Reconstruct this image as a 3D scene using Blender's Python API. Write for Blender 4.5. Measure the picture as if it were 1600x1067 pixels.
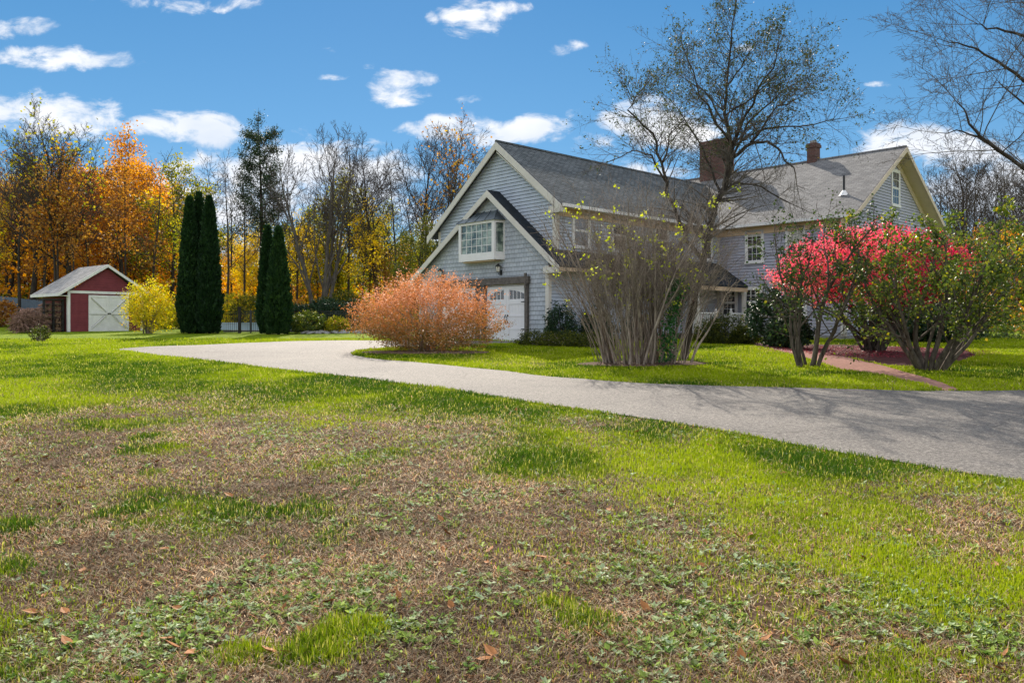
import bpy, math, random
import numpy as np
from mathutils import Vector
from mathutils.geometry import delaunay_2d_cdt

R = math.radians
for o in list(bpy.data.objects):
    bpy.data.objects.remove(o)
scene = bpy.context.scene
COL = scene.collection

# ---------------------------------------------------------------- camera
F = 1268.0; CX = 800.0; HY = 510.0; EYE = 1.6      # photograph: focal length, centre column, horizon row, eye height
cam_d = bpy.data.cameras.new("camera"); cam = bpy.data.objects.new("camera", cam_d); COL.objects.link(cam)
cam_d.sensor_width = 36.0; cam_d.lens = 36.0 * F / 1600.0
cam_d.shift_y = -(533.5 - HY) / 1600.0
cam_d.clip_start = 0.1; cam_d.clip_end = 3000
cam.location = (0, 0, EYE); cam.rotation_euler = (R(90), 0, 0)
scene.camera = cam

# ---------------------------------------------------------------- light
SUN_EL, SUN_AZ = R(35), R(-8)           # azimuth measured from +Y towards +X
w = bpy.data.worlds.new("World"); scene.world = w; w.use_nodes = True
sun_d = bpy.data.lights.new("sun", 'SUN'); sun_d.energy = 4.3; sun_d.angle = R(0.5); sun_d.color = (1.0, 0.90, 0.76)
sun = bpy.data.objects.new("sun", sun_d); COL.objects.link(sun)
sd = Vector((math.sin(SUN_AZ) * math.cos(SUN_EL), math.cos(SUN_AZ) * math.cos(SUN_EL), math.sin(SUN_EL)))
sun.rotation_euler = sd.to_track_quat('Z', 'Y').to_euler(); sun.location = sd * 60
vs = scene.view_settings; vs.view_transform = 'Standard'; vs.look = 'None'; vs.gamma = 1; vs.exposure = 0.92
scene.cycles.max_bounces = 6; scene.cycles.diffuse_bounces = 3; scene.cycles.transmission_bounces = 4
scene.cycles.transparent_max_bounces = 6

def nd(nt, typ, **kw):
    n = nt.nodes.new(typ)
    for k, v in kw.items():
        if k.startswith('i_'):
            key = k[2:]; key = int(key) if key.isdigit() else key.replace('_', ' ')
            n.inputs[key].default_value = v
        else: setattr(n, k, v)
    return n
def mth(nt, op, a, b=None, c=None, clamp=False):
    n = nt.nodes.new('ShaderNodeMath'); n.operation = op; n.use_clamp = clamp
    for i, v in enumerate((a, b, c)):
        if v is None: continue
        if isinstance(v, (int, float)): n.inputs[i].default_value = v
        else: nt.links.new(v, n.inputs[i])
    return n.outputs[0]

def ramp(nt, fac, stops, interp='LINEAR'):
    r = nt.nodes.new('ShaderNodeValToRGB'); r.color_ramp.interpolation = interp; cr = r.color_ramp
    while len(cr.elements) < len(stops): cr.elements.new(.5)
    for e, (p, c) in zip(cr.elements, stops): e.position = p; e.color = (*c, 1)
    nt.links.new(fac, r.inputs[0]); return r.outputs[0]
def build_world():
    nt = w.node_tree; nt.nodes.clear(); L = nt.links.new
    out = nd(nt, 'ShaderNodeOutputWorld'); bg = nd(nt, 'ShaderNodeBackground'); bg.inputs['Strength'].default_value = 0.12
    L(bg.outputs[0], out.inputs[0])
    sky = nd(nt, 'ShaderNodeTexSky'); sky.sky_type = 'NISHITA'; sky.sun_disc = False
    sky.sun_elevation = SUN_EL; sky.sun_rotation = SUN_AZ; sky.air_density = 0.8; sky.dust_density = 0.1; sky.ozone_density = 4.0; sky.altitude = 300
    # the sky above the horizon keeps the strong blue of a polarised autumn day
    hs = nd(nt, 'ShaderNodeHueSaturation'); hs.inputs['Saturation'].default_value = 1.25; hs.inputs['Value'].default_value = 1.0; hs.inputs['Hue'].default_value = 0.495
    L(sky.outputs[0], hs.inputs['Color'])
    cp = nd(nt, 'ShaderNodeMix', data_type='RGBA'); cp.inputs[0].default_value = 0.82
    L(hs.outputs[0], cp.inputs[6])
    tc = nd(nt, 'ShaderNodeTexCoord'); sep = nd(nt, 'ShaderNodeSeparateXYZ'); L(tc.outputs['Generated'], sep.inputs[0])
    L(ramp(nt, sep.outputs[2], [(0.0, (1.65, 2.35, 2.80)), (.10, (1.10, 1.92, 2.68)), (.22, (.64, 1.52, 2.52)), (.38, (.34, 1.12, 2.22))]), cp.inputs[7])
    ay = mth(nt, 'MAXIMUM', mth(nt, 'ABSOLUTE', sep.outputs[1]), 0.02)
    u = mth(nt, 'DIVIDE', sep.outputs[0], ay); v = mth(nt, 'DIVIDE', sep.outputs[2], ay)
    comb = nd(nt, 'ShaderNodeCombineXYZ'); L(u, comb.inputs[0]); L(v, comb.inputs[1])
    mp = nd(nt, 'ShaderNodeMapping'); mp.inputs['Scale'].default_value = (1.0, 1.9, 1); L(comb.outputs[0], mp.inputs[0])
    n1 = nd(nt, 'ShaderNodeTexNoise', i_Scale=17.0, i_Detail=9.0, i_Roughness=0.62, i_Distortion=0.35); L(mp.outputs[0], n1.inputs['Vector'])
    n2 = nd(nt, 'ShaderNodeTexNoise', i_Scale=5.0, i_Detail=4.0, i_Roughness=0.5); L(mp.outputs[0], n2.inputs['Vector'])
    # clouds: centre (u, v), half sizes, weight
    C = [(55,182,125,34,1.1),(125,188,52,30,1.0),(0,175,60,28,1.),(95,92,100,17,1.05),(25,42,56,15,.85),(250,4,110,12,.5),(325,12,30,10,.6),
         (285,194,92,20,1.1),(340,207,70,24,1.1),(470,268,115,48,1.25),(550,285,100,52,1.2),(400,300,100,64,1.1),(300,300,90,60,.8),(620,320,60,30,.8),(620,152,44,14,.9),(630,122,40,16,.95),(600,140,30,12,.7),
         (740,20,48,18,.95),(745,46,40,14,.9),(790,12,34,10,.8),(700,352,60,30,.9),(520,122,26,5,.55),(880,80,30,9,.55),(905,72,16,10,.6),(575,104,12,6,.5),
         (825,203,70,20,1.15),(765,205,66,22,1.15),(705,205,50,26,1.1),(655,200,40,12,.8),(900,180,16,9,.6),(925,218,34,18,1.0),(960,192,34,16,1.1),(1015,190,56,34,1.3),(1070,205,60,30,1.1),(1000,270,100,20,.7),(1160,74,16,7,.75),
         (1425,226,74,30,1.35),(1490,240,80,28,1.35),(1550,300,100,52,1.3),(1590,250,40,20,.8),(1480,330,70,26,.8),(1385,132,24,5,.5),(800,380,500,14,.3),(250,385,300,60,.7),
         (730,157,26,7,.5),(490,85,34,12,.35),(740,185,30,10,.5),(675,28,10,10,.5)]
    acc = None
    for (px, py, rx, ry, wt) in C:
        cu, cv = (px - CX) / F, (HY - py) / F
        a = mth(nt, 'MULTIPLY', mth(nt, 'SUBTRACT', u, cu), F / rx); b = mth(nt, 'MULTIPLY', mth(nt, 'SUBTRACT', v, cv), F / ry)
        d = mth(nt, 'ADD', mth(nt, 'MULTIPLY', a, a), mth(nt, 'MULTIPLY', b, b))
        m = mth(nt, 'MULTIPLY', mth(nt, 'SUBTRACT', 1.0, mth(nt, 'MULTIPLY', d, 0.5)), wt)
        acc = m if acc is None else mth(nt, 'SMOOTH_MAX', acc, m, 0.15)
    acc = mth(nt, 'MAXIMUM', acc, -0.6)
    dens = mth(nt, 'ADD', acc, mth(nt, 'MULTIPLY', mth(nt, 'SUBTRACT', n1.outputs[0], 0.5), 3.1))
    dens = mth(nt, 'ADD', dens, mth(nt, 'MULTIPLY', mth(nt, 'SUBTRACT', n2.outputs[0], 0.5), 0.5))
    mr = nd(nt, 'ShaderNodeMapRange', interpolation_type='SMOOTHSTEP'); L(dens, mr.inputs[0])
    mr.inputs['From Min'].default_value = 0.30; mr.inputs['From Max'].default_value = 1.15
    sh = nd(nt, 'ShaderNodeMapRange'); L(n2.outputs[0], sh.inputs[0]); sh.inputs['From Min'].default_value = .35; sh.inputs['From Max'].default_value = .6
    cc = nd(nt, 'ShaderNodeMix', data_type='RGBA'); L(sh.outputs[0], cc.inputs[0]); cc.inputs[6].default_value = (3.3, 3.7, 4.3, 1); cc.inputs[7].default_value = (5.0, 5.0, 5.1, 1)
    mx = nd(nt, 'ShaderNodeMix', data_type='RGBA'); L(mr.outputs[0], mx.inputs[0]); L(cp.outputs[2], mx.inputs[6]); L(cc.outputs[2], mx.inputs[7])
    # unseen sky overhead and behind the camera: bright cloud added as fill light
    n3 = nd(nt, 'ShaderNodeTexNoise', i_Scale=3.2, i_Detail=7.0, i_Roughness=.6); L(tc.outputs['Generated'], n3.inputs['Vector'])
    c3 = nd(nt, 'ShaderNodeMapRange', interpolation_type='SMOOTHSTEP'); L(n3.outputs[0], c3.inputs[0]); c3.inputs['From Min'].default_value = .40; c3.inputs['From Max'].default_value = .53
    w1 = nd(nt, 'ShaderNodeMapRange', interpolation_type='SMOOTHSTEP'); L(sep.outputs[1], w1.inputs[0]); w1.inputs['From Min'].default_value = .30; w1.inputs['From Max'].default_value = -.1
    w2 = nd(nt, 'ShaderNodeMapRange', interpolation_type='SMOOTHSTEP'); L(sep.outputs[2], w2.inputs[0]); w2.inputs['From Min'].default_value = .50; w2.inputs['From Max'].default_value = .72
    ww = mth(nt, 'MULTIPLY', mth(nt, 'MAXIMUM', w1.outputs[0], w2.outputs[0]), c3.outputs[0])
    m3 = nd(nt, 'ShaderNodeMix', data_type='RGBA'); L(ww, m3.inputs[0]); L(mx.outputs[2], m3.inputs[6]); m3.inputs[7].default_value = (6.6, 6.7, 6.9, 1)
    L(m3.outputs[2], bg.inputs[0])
build_world()

# ---------------------------------------------------------------- numeric helpers
_tab = np.random.RandomState(7).rand(257, 257)
def vnoise(x, y, s, seed=0):
    x = np.asarray(x) / s + seed * 17.3; y = np.asarray(y) / s + seed * 9.1
    xi = np.floor(x).astype(int); yi = np.floor(y).astype(int); fx = x - xi; fy = y - yi
    fx = fx * fx * (3 - 2 * fx); fy = fy * fy * (3 - 2 * fy); a = xi % 256; b = yi % 256
    t = _tab
    return (t[a, b] * (1 - fx) + t[a + 1, b] * fx) * (1 - fy) + (t[a, b + 1] * (1 - fx) + t[a + 1, b + 1] * fx) * fy
def fbm(x, y, s, seed=0):
    return vnoise(x, y, s, seed) * .5 + vnoise(x, y, s * .5, seed + 3) * .27 + vnoise(x, y, s * .25, seed + 5) * .15 + vnoise(x, y, s * .12, seed + 8) * .08

PY = np.array([-400, -20, 0, 3.6, 6.5, 10, 14, 19, 24, 31, 38, 45, 60, 90, 3000.])
PZ = np.array([-1.2, -.55, -.12, 0, .12, .285, .46, .66, .84, 1.0, 1.16, 1.32, 1.5, 1.55, 1.6])
_fy = np.linspace(-100, 200, 3001); _fz = np.interp(_fy, PY, PZ)
_k = np.hanning(31); _k /= _k.sum(); _fz = np.convolve(np.pad(_fz, 15, mode='edge'), _k, 'valid')
def smooth(a, b, x):
    t = np.clip((np.asarray(x, float) - a) / (b - a), 0, 1); return t * t * (3 - 2 * t)
def gz(x, y):
    x = np.asarray(x, float); y = np.asarray(y, float)
    z = np.interp(y, _fy, _fz)
    z = z + smooth(26, 40, -x) * smooth(38, 60, y) * 0.95
    z = z + (fbm(x, y, 3.0, 2) - .5) * .07 * smooth(60, 25, y) + (fbm(x, y, 18, 4) - .5) * .16 * smooth(14, 60, y) * (np.abs(x) > 0)
    return z
def g1(x, y): return float(gz(x, y))
def gp(px, py):                      # pixel of the photograph -> the point of the terrain it shows
    lo = 2.0; ys = np.concatenate([np.arange(2, 40, .05), np.arange(40, 140, .2)])
    X = (px - CX) / F * ys; Z = EYE - (py - HY) / F * ys
    d = Z - gz(X, ys); i = np.where(d <= 0)[0]
    k = i[0] if len(i) else len(ys) - 1
    return float(X[k]), float(ys[k])
def poly_sd(x, y, P):                # signed distance (inside positive)
    x = np.asarray(x, float); y = np.asarray(y, float); d = np.full(x.shape, 1e9); ins = np.zeros(x.shape, bool)
    n = len(P)
    for i in range(n):
        ax, ay = P[i]; bx, by = P[(i + 1) % n]
        ex, ey = bx - ax, by - ay; wx, wy = x - ax, y - ay
        t = np.clip((wx * ex + wy * ey) / (ex * ex + ey * ey + 1e-9), 0, 1)
        d = np.minimum(d, (wx - ex * t) ** 2 + (wy - ey * t) ** 2)
        c = ((ay > y) != (by > y)) & (x < (bx - ax) * (y - ay) / (by - ay + 1e-12) + ax)
        ins ^= c
    return np.where(ins, 1, -1) * np.sqrt(d)
def densify(P, step=.5, rng=None, jit=0.0):
    out = []
    for i in range(len(P)):
        a = P[i]; b = P[(i + 1) % len(P)]; n = max(1, int(math.hypot(b[0] - a[0], b[1] - a[1]) / step))
        for k in range(n):
            t = k / n; j = (rng.uniform(-jit, jit), rng.uniform(-jit, jit)) if rng else (0, 0)
            out.append((a[0] + (b[0] - a[0]) * t + j[0], a[1] + (b[1] - a[1]) * t + j[1]))
    return out

# ---------------------------------------------------------------- object helpers
def tag(o, label=None, cat=None, group=None, kind=None):
    if label: o['label'] = label
    if cat: o['category'] = cat
    if group: o['group'] = group
    if kind: o['kind'] = kind
    return o
def empty(name, loc, rz=0, label=None, cat=None, group=None):
    o = bpy.data.objects.new(name, None); COL.objects.link(o); o.location = loc; o.rotation_euler = (0, 0, rz)
    o.empty_display_size = .3
    return tag(o, label, cat, group)
def link(name, me, parent=None):
    o = bpy.data.objects.new(name, me); COL.objects.link(o)
    if parent: o.parent = parent
    return o
def np_mesh(name, V, Fc, mats, rnd=None, col=None, smooth_=False, midx=None, vattr=None):
    """Fc: (n,k) int array, or list of such arrays"""
    me = bpy.data.meshes.new(name)
    Fs = Fc if isinstance(Fc, list) else [Fc]
    Fs = [f for f in Fs if len(f)]
    V = np.asarray(V, np.float32)
    me.vertices.add(len(V)); me.vertices.foreach_set('co', V.ravel())
    nl = sum(f.size for f in Fs); npoly = sum(len(f) for f in Fs)
    me.loops.add(nl); me.loops.foreach_set('vertex_index', np.concatenate([f.ravel() for f in Fs]).astype(np.int32))
    me.polygons.add(npoly)
    tot = np.concatenate([np.full(len(f), f.shape[1]) for f in Fs]); st = np.concatenate([[0], np.cumsum(tot)[:-1]])
    me.polygons.foreach_set('loop_start', st.astype(np.int32)); me.polygons.foreach_set('loop_total', tot.astype(np.int32))
    for m in mats: me.materials.append(m)
    if midx is not None: me.polygons.foreach_set('material_index', np.asarray(midx, np.int32))
    me.polygons.foreach_set('use_smooth', np.full(npoly, smooth_))
    if rnd is not None:
        a = me.attributes.new('rnd', 'FLOAT', 'FACE'); a.data.foreach_set('value', np.asarray(rnd, np.float32))
    if col is not None:
        a = me.attributes.new('tint', 'FLOAT_COLOR', 'FACE'); c = np.ones((npoly, 4), np.float32); c[:, :3] = col; a.data.foreach_set('color', c.ravel())
    if vattr:
        for k, v in vattr.items():
            a = me.attributes.new(k, 'FLOAT', 'POINT'); a.data.foreach_set('value', np.asarray(v, np.float32))
    me.update(calc_edges=True); return me

class MB:
    def __init__(s): s.v = []; s.f = []; s.m = []
    def face(s, pts, m=0):
        i = len(s.v); s.v += [tuple(p) for p in pts]; s.f.append(tuple(range(i, i + len(pts)))); s.m.append(m)
    def hexa(s, b, t, m=0):           # b, t: 4 bottom and 4 top points, counter-clockwise from above
        i = len(s.v); s.v += [tuple(p) for p in b] + [tuple(p) for p in t]
        s.f += [(i+3, i+2, i+1, i), (i+4, i+5, i+6, i+7), (i, i+1, i+5, i+4), (i+1, i+2, i+6, i+5), (i+2, i+3, i+7, i+6), (i+3, i, i+4, i+7)]
        s.m += [m] * 6
    def box(s, x0, x1, y0, y1, z0, z1, m=0):
        s.hexa([(x0,y0,z0),(x1,y0,z0),(x1,y1,z0),(x0,y1,z0)], [(x0,y0,z1),(x1,y0,z1),(x1,y1,z1),(x0,y1,z1)], m)
    def bar(s, a, b, wx, wz, up=(0, 0, 1), m=0):   # rectangular bar from a to b
        a = Vector(a); b = Vector(b); d = (b - a).normalized(); sd_ = d.cross(Vector(up))
        if sd_.length < 1e-4: sd_ = Vector((1, 0, 0))
        sd_.normalize(); u_ = sd_.cross(d)
        q = [(-wx/2, -wz/2), (wx/2, -wz/2), (wx/2, wz/2), (-wx/2, wz/2)]
        A = [a + sd_ * p + u_ * r for p, r in q]; B = [b + sd_ * p + u_ * r for p, r in q]
        s.hexa(A, B, m)
    def tube(s, pts, rad, n=8, m=0, cap=True):
        rings = []
        for k, p in enumerate(pts):
            p = Vector(p); d = Vector(pts[min(k+1, len(pts)-1)]) - Vector(pts[max(k-1, 0)]); d.normalize()
            a = d.cross(Vector((0, 0, 1)));
            if a.length < 1e-3: a = Vector((1, 0, 0))
            a.normalize(); b = d.cross(a); r = rad[k] if hasattr(rad, '__len__') else rad
            i = len(s.v); s.v += [tuple(p + a * r * math.cos(2*math.pi*j/n) + b * r * math.sin(2*math.pi*j/n)) for j in range(n)]; rings.append(i)
        for q in range(len(rings) - 1):
            for j in range(n):
                s.f.append((rings[q]+j, rings[q]+(j+1) % n, rings[q+1]+(j+1) % n, rings[q+1]+j)); s.m.append(m)
        if cap:
            s.f.append(tuple(rings[0]+j for j in range(n))[::-1]); s.m.append(m); s.f.append(tuple(rings[-1]+j for j in range(n))); s.m.append(m)
    def build(s, name, mats, parent=None, smooth_=False):
        me = bpy.data.meshes.new(name); me.from_pydata(s.v, [], s.f)
        mats = mats if isinstance(mats, (list, tuple)) else [mats]
        for m in mats: me.materials.append(m)
        me.polygons.foreach_set('material_index', s.m)
        me.polygons.foreach_set('use_smooth', [smooth_] * len(s.f))
        me.update()
        uv = me.uv_layers.new(name='UVMap'); Z = Vector((0, 0, 1))
        for p in me.polygons:
            n = p.normal; h = Z.cross(n)
            if h.length < 1e-3: h = Vector((1, 0, 0))
            h.normalize(); vv = n.cross(h)
            for li in p.loop_indices:
                c = me.vertices[me.loops[li].vertex_index].co; uv.data[li].uv = (c.dot(h), c.dot(vv))
        return link(name, me, parent)

# ---------------------------------------------------------------- materials
def base_mat(name, rough=.8, spec=.3):
    m = bpy.data.materials.new(name); m.use_nodes = True; nt = m.node_tree; b = nt.nodes['Principled BSDF']
    b.inputs['Roughness'].default_value = rough; b.inputs['Specular IOR Level'].default_value = spec
    return m, nt, b, nt.links.new
def plain(name, col, rough=.7, var=.25, scale=3.0, spec=.3, bump=0, bscale=40, metal=0):
    m, nt, b, L = base_mat(name, rough, spec); tc = nd(nt, 'ShaderNodeTexCoord')
    n = nd(nt, 'ShaderNodeTexNoise', i_Scale=scale, i_Detail=6.0, i_Roughness=.65); L(tc.outputs['Object'], n.inputs['Vector'])
    c = ramp(nt, n.outputs[0], [(.3, tuple(x * (1 - var) for x in col)), (.7, tuple(min(1, x * (1 + var * .6)) for x in col))])
    L(c, b.inputs['Base Color']); b.inputs['Metallic'].default_value = metal
    if bump:
        n2 = nd(nt, 'ShaderNodeTexNoise', i_Scale=bscale, i_Detail=4.0); L(tc.outputs['Object'], n2.inputs['Vector'])
        bp = nd(nt, 'ShaderNodeBump', i_Strength=bump, i_Distance=.02); L(n2.outputs[0], bp.inputs['Height']); L(bp.outputs[0], b.inputs['Normal'])
    return m
def brick_mat(name, c1, c2, mortar, bw, bh, ms=.012, rough=.85, uv=True, bump=.5, bias=0.0, grime=.25, squash=1.0):
    m, nt, b, L = base_mat(name, rough, .25); tc = nd(nt, 'ShaderNodeTexCoord')
    br = nd(nt, 'ShaderNodeTexBrick'); br.offset = .5; L(tc.outputs['UV' if uv else 'Object'], br.inputs['Vector'])
    br.inputs['Color1'].default_value = (*c1, 1); br.inputs['Color2'].default_value = (*c2, 1); br.inputs['Mortar'].default_value = (*mortar, 1)
    br.inputs['Scale'].default_value = 1; br.inputs['Brick Width'].default_value = bw; br.inputs['Row Height'].default_value = bh
    br.inputs['Mortar Size'].default_value = ms; br.inputs['Mortar Smooth'].default_value = .2; br.inputs['Bias'].default_value = bias
    n = nd(nt, 'ShaderNodeTexNoise', i_Scale=1.3, i_Detail=8.0, i_Roughness=.7); L(tc.outputs['Object'], n.inputs['Vector'])
    mul = nd(nt, 'ShaderNodeMix', data_type='RGBA', blend_type='MULTIPLY'); mul.inputs[0].default_value = 1
    g = ramp(nt, n.outputs[0], [(.3, (1 - grime,) * 3), (.7, (1 + grime * .4,) * 3)]); L(br.outputs[0], mul.inputs[6]); L(g, mul.inputs[7])
    L(mul.outputs[2], b.inputs['Base Color'])
    bp = nd(nt, 'ShaderNodeBump', i_Strength=bump, i_Distance=.02); bp.invert = True; L(br.outputs['Fac'], bp.inputs['Height']); L(bp.outputs[0], b.inputs['Normal'])
    return m
def leaf_mat(name, stops, trans=.45, rough=.5, spec=.18, vary=.25):
    """stops over the per-leaf attribute rnd; leaves let the sun through"""
    m, nt, b, L = base_mat(name, rough, spec)
    at = nd(nt, 'ShaderNodeAttribute', attribute_name='rnd'); oi = nd(nt, 'ShaderNodeObjectInfo')
    fac = mth(nt, 'ADD', at.outputs['Fac'], mth(nt, 'MULTIPLY', mth(nt, 'SUBTRACT', oi.outputs['Random'], .5), vary), clamp=True)
    c = ramp(nt, fac, stops); L(c, b.inputs['Base Color'])
    tr = nd(nt, 'ShaderNodeBsdfTranslucent'); hs = nd(nt, 'ShaderNodeHueSaturation', i_Saturation=1.15, i_Value=1.25); L(c, hs.inputs['Color']); L(hs.outputs[0], tr.inputs[0])
    mx = nd(nt, 'ShaderNodeMixShader'); mx.inputs[0].default_value = trans; L(b.outputs[0], mx.inputs[1]); L(tr.outputs[0], mx.inputs[2])
    L(mx.outputs[0], nt.nodes['Material Output'].inputs[0]); return m
def tint_mat(name, trans=.3, rough=.6, spec=.3):
    m, nt, b, L = base_mat(name, rough, spec); at = nd(nt, 'ShaderNodeAttribute', attribute_name='tint'); L(at.outputs['Color'], b.inputs['Base Color'])
    tr = nd(nt, 'ShaderNodeBsdfTranslucent'); L(at.outputs['Color'], tr.inputs[0])
    mx = nd(nt, 'ShaderNodeMixShader'); mx.inputs[0].default_value = trans; L(b.outputs[0], mx.inputs[1]); L(tr.outputs[0], mx.inputs[2])
    L(mx.outputs[0], nt.nodes['Material Output'].inputs[0]); return m
def bark(name, a, b_, scale=6):
    m, nt, b, L = base_mat(name, .9, .15); tc = nd(nt, 'ShaderNodeTexCoord'); mp = nd(nt, 'ShaderNodeMapping'); mp.inputs['Scale'].default_value = (1, 1, .25); L(tc.outputs['Object'], mp.inputs[0])
    n = nd(nt, 'ShaderNodeTexNoise', i_Scale=float(scale), i_Detail=8.0, i_Roughness=.7); L(mp.outputs[0], n.inputs['Vector'])
    L(ramp(nt, n.outputs[0], [(.35, a), (.65, b_)]), b.inputs['Base Color'])
    bp = nd(nt, 'ShaderNodeBump', i_Strength=.6, i_Distance=.03); L(n.outputs[0], bp.inputs['Height']); L(bp.outputs[0], b.inputs['Normal']); return m
def glass_mat(name, dark=(.012, .014, .017), light=None, scale=1.5):
    m, nt, b, L = base_mat(name, .04, .9); tc = nd(nt, 'ShaderNodeTexCoord')
    n = nd(nt, 'ShaderNodeTexNoise', i_Scale=float(scale), i_Detail=5.0, i_Roughness=.6); L(tc.outputs['Object'], n.inputs['Vector'])
    L(ramp(nt, n.outputs[0], [(.42, dark), (.62, light or tuple(x * 2.5 for x in dark))]), b.inputs['Base Color'])
    n2 = nd(nt, 'ShaderNodeTexNoise', i_Scale=2.0); L(tc.outputs['Object'], n2.inputs['Vector'])
    bp = nd(nt, 'ShaderNodeBump', i_Strength=.05, i_Distance=.05); L(n2.outputs[0], bp.inputs['Height']); L(bp.outputs[0], b.inputs['Normal']); return m

M = {}
M['clap'] = plain('grey_clapboard_paint', (.41, .46, .54), .65, .12, 2.2, bump=.12, bscale=60)
M['clap2'] = plain('warm_grey_clapboard_paint', (.38, .385, .455), .65, .12, 2.2, bump=.12, bscale=60)
M['shing'] = brick_mat('grey_wall_shingles', (.36, .395, .44), (.44, .475, .52), (.22, .24, .27), .19, .17, .007, .8, True, .5, 0, .16)
M['trim'] = plain('cream_trim_paint', (.58, .55, .50), .5, .1, 2)
M['white'] = plain('white_trim_paint', (.70, .69, .68), .5, .08, 3)
M['frieze'] = plain('tan_frieze_paint', (.60, .44, .29), .6, .12, 2)
M['roof'] = brick_mat('weathered_asphalt_shingles', (.072, .084, .090), (.135, .148, .155), (.028, .032, .035), .32, .145, .016, .9, True, .8, 0, .3)
M['roof2'] = brick_mat('pale_asphalt_shingles', (.125, .125, .13), (.20, .197, .197), (.09, .088, .088), .32, .145, .014, .9, True, .8, 0, .2)
M['dkroof'] = brick_mat('black_asphalt_shingles', (.012, .018, .026), (.022, .030, .042), (.006, .008, .01), .32, .145, .012, .85, True, .6, 0, .3)
M['brick'] = brick_mat('chimney_brick', (.10, .042, .035), (.15, .065, .05), (.12, .10, .09), .21, .075, .012, .9, True, .5)
M['metal'] = plain('weathered_copper_roof', (.12, .145, .165), .45, .3, 3, .5, metal=.4)
M['glass'] = glass_mat('dark_window_glass')
M['glass2'] = glass_mat('curtain_and_reflection_glass', (.05, .075, .07), (.30, .36, .30), 3.0)  # greenish mottling paints curtain and reflections into the pane colour
M['shade'] = plain('pulled_blind', (.45, .44, .40), .8, .15, 4)
M['garage'] = plain('white_garage_door_paint', (.70, .69, .70), .5, .05, 2)
M['iron'] = plain('black_iron', (.015, .015, .016), .45, .2, 8, .5)
M['lamp'] = plain('frosted_lamp_glass', (.7, .68, .62), .15, .1, 4, .6)
M['timber'] = plain('weathered_grey_timber', (.13, .115, .105), .9, .45, 9, .1, .5, 30)
M['found'] = plain('concrete_foundation', (.30, .29, .28), .9, .25, 4, .2, .3)
M['red'] = plain('barn_red_siding', (.20, .042, .05), .7, .22, 3, .25, .15)
M['shedroof'] = brick_mat('grey_shed_shingles', (.24, .235, .235), (.34, .33, .33), (.13, .13, .13), .32, .145, .012, .9, True, .6, 0, .25)
M['sheddoor'] = plain('old_white_door_paint', (.74, .73, .70), .65, .12, 3, .2, .15)
M['blackwood'] = plain('dark_stained_wood', (.035, .032, .03), .85, .4, 6, .2, .3)
M['logend'] = plain('split_log', (.26, .17, .11), .9, .5, 8, .1, .4, 30)
M['stick'] = plain('cut_brush', (.28, .17, .13), .9, .5, 8, .1)
M['bluefence'] = plain('blue_grey_fence_boards', (.11, .14, .19), .8, .25, 3)
M['water'] = plain('pool_cover_water', (.30, .42, .52), .12, .15, 1, .8)
M['stone'] = plain('bed_stones', (.34, .33, .32), .9, .4, 4, .2, .5, 20)
M['bark'] = bark('grey_bark', (.06, .052, .045), (.16, .14, .12))
M['barkd'] = bark('dark_bark', (.022, .018, .015), (.075, .062, .05))
M['barkl'] = bark('pale_lichen_bark', (.09, .075, .055), (.27, .235, .19), 9)
M['barkg'] = bark('gnarled_lilac_bark', (.035, .028, .022), (.15, .125, .10), 12)
M['barkt'] = bark('tan_shrub_stems', (.085, .065, .052), (.40, .33, .27), 7)
M['twig'] = plain('twigs', (.075, .062, .055), .9, .3, 5, .1)

# leaf palettes
M['l_orange'] = leaf_mat('orange_maple_leaves', [(0, (.24, .10, .025)), (.3, (.50, .22, .04)), (.6, (.66, .30, .04)), (.85, (.74, .46, .10)), (1, (.40, .38, .06))], .6)
M['l_yellow'] = leaf_mat('golden_leaves', [(0, (.28, .17, .02)), (.35, (.65, .42, .03)), (.7, (.80, .60, .07)), (1, (.45, .46, .07))], .6)
M['l_ygold'] = leaf_mat('yellow_shrub_leaves', [(0, (.16, .14, .02)), (.3, (.32, .33, .025)), (.65, (.74, .62, .05)), (1, (.60, .30, .05))], .5)
M['l_ygreen'] = leaf_mat('yellow_green_leaves', [(0, (.05, .07, .015)), (.3, (.16, .19, .025)), (.6, (.36, .34, .035)), (.85, (.60, .48, .05)), (1, (.62, .32, .04))], .55)
M['l_brown'] = leaf_mat('russet_leaves', [(0, (.14, .06, .025)), (.4, (.34, .16, .05)), (.75, (.52, .29, .08)), (1, (.62, .44, .10))], .55)
M['l_olive'] = leaf_mat('olive_leaves', [(0, (.02, .028, .01)), (.4, (.05, .065, .014)), (.8, (.14, .15, .02)), (1, (.3, .24, .03))], .4)
M['l_pine'] = leaf_mat('pine_needles', [(0, (.012, .028, .016)), (.5, (.03, .055, .026)), (1, (.07, .095, .04))], .25)
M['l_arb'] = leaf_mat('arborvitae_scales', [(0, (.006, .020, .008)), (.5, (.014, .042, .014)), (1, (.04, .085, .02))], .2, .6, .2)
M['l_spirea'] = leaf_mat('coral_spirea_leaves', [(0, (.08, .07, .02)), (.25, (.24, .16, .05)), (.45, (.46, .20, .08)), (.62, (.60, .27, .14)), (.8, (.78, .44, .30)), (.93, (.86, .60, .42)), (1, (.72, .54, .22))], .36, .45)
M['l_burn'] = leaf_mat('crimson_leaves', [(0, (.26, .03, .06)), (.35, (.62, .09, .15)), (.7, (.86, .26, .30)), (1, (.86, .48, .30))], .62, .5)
M['l_lilac'] = leaf_mat('lilac_leaves', [(0, (.03, .05, .014)), (.35, (.07, .11, .022)), (.65, (.15, .20, .035)), (.9, (.38, .36, .05)), (1, (.42, .20, .05))], .42, .42, .3, .1)
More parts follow.
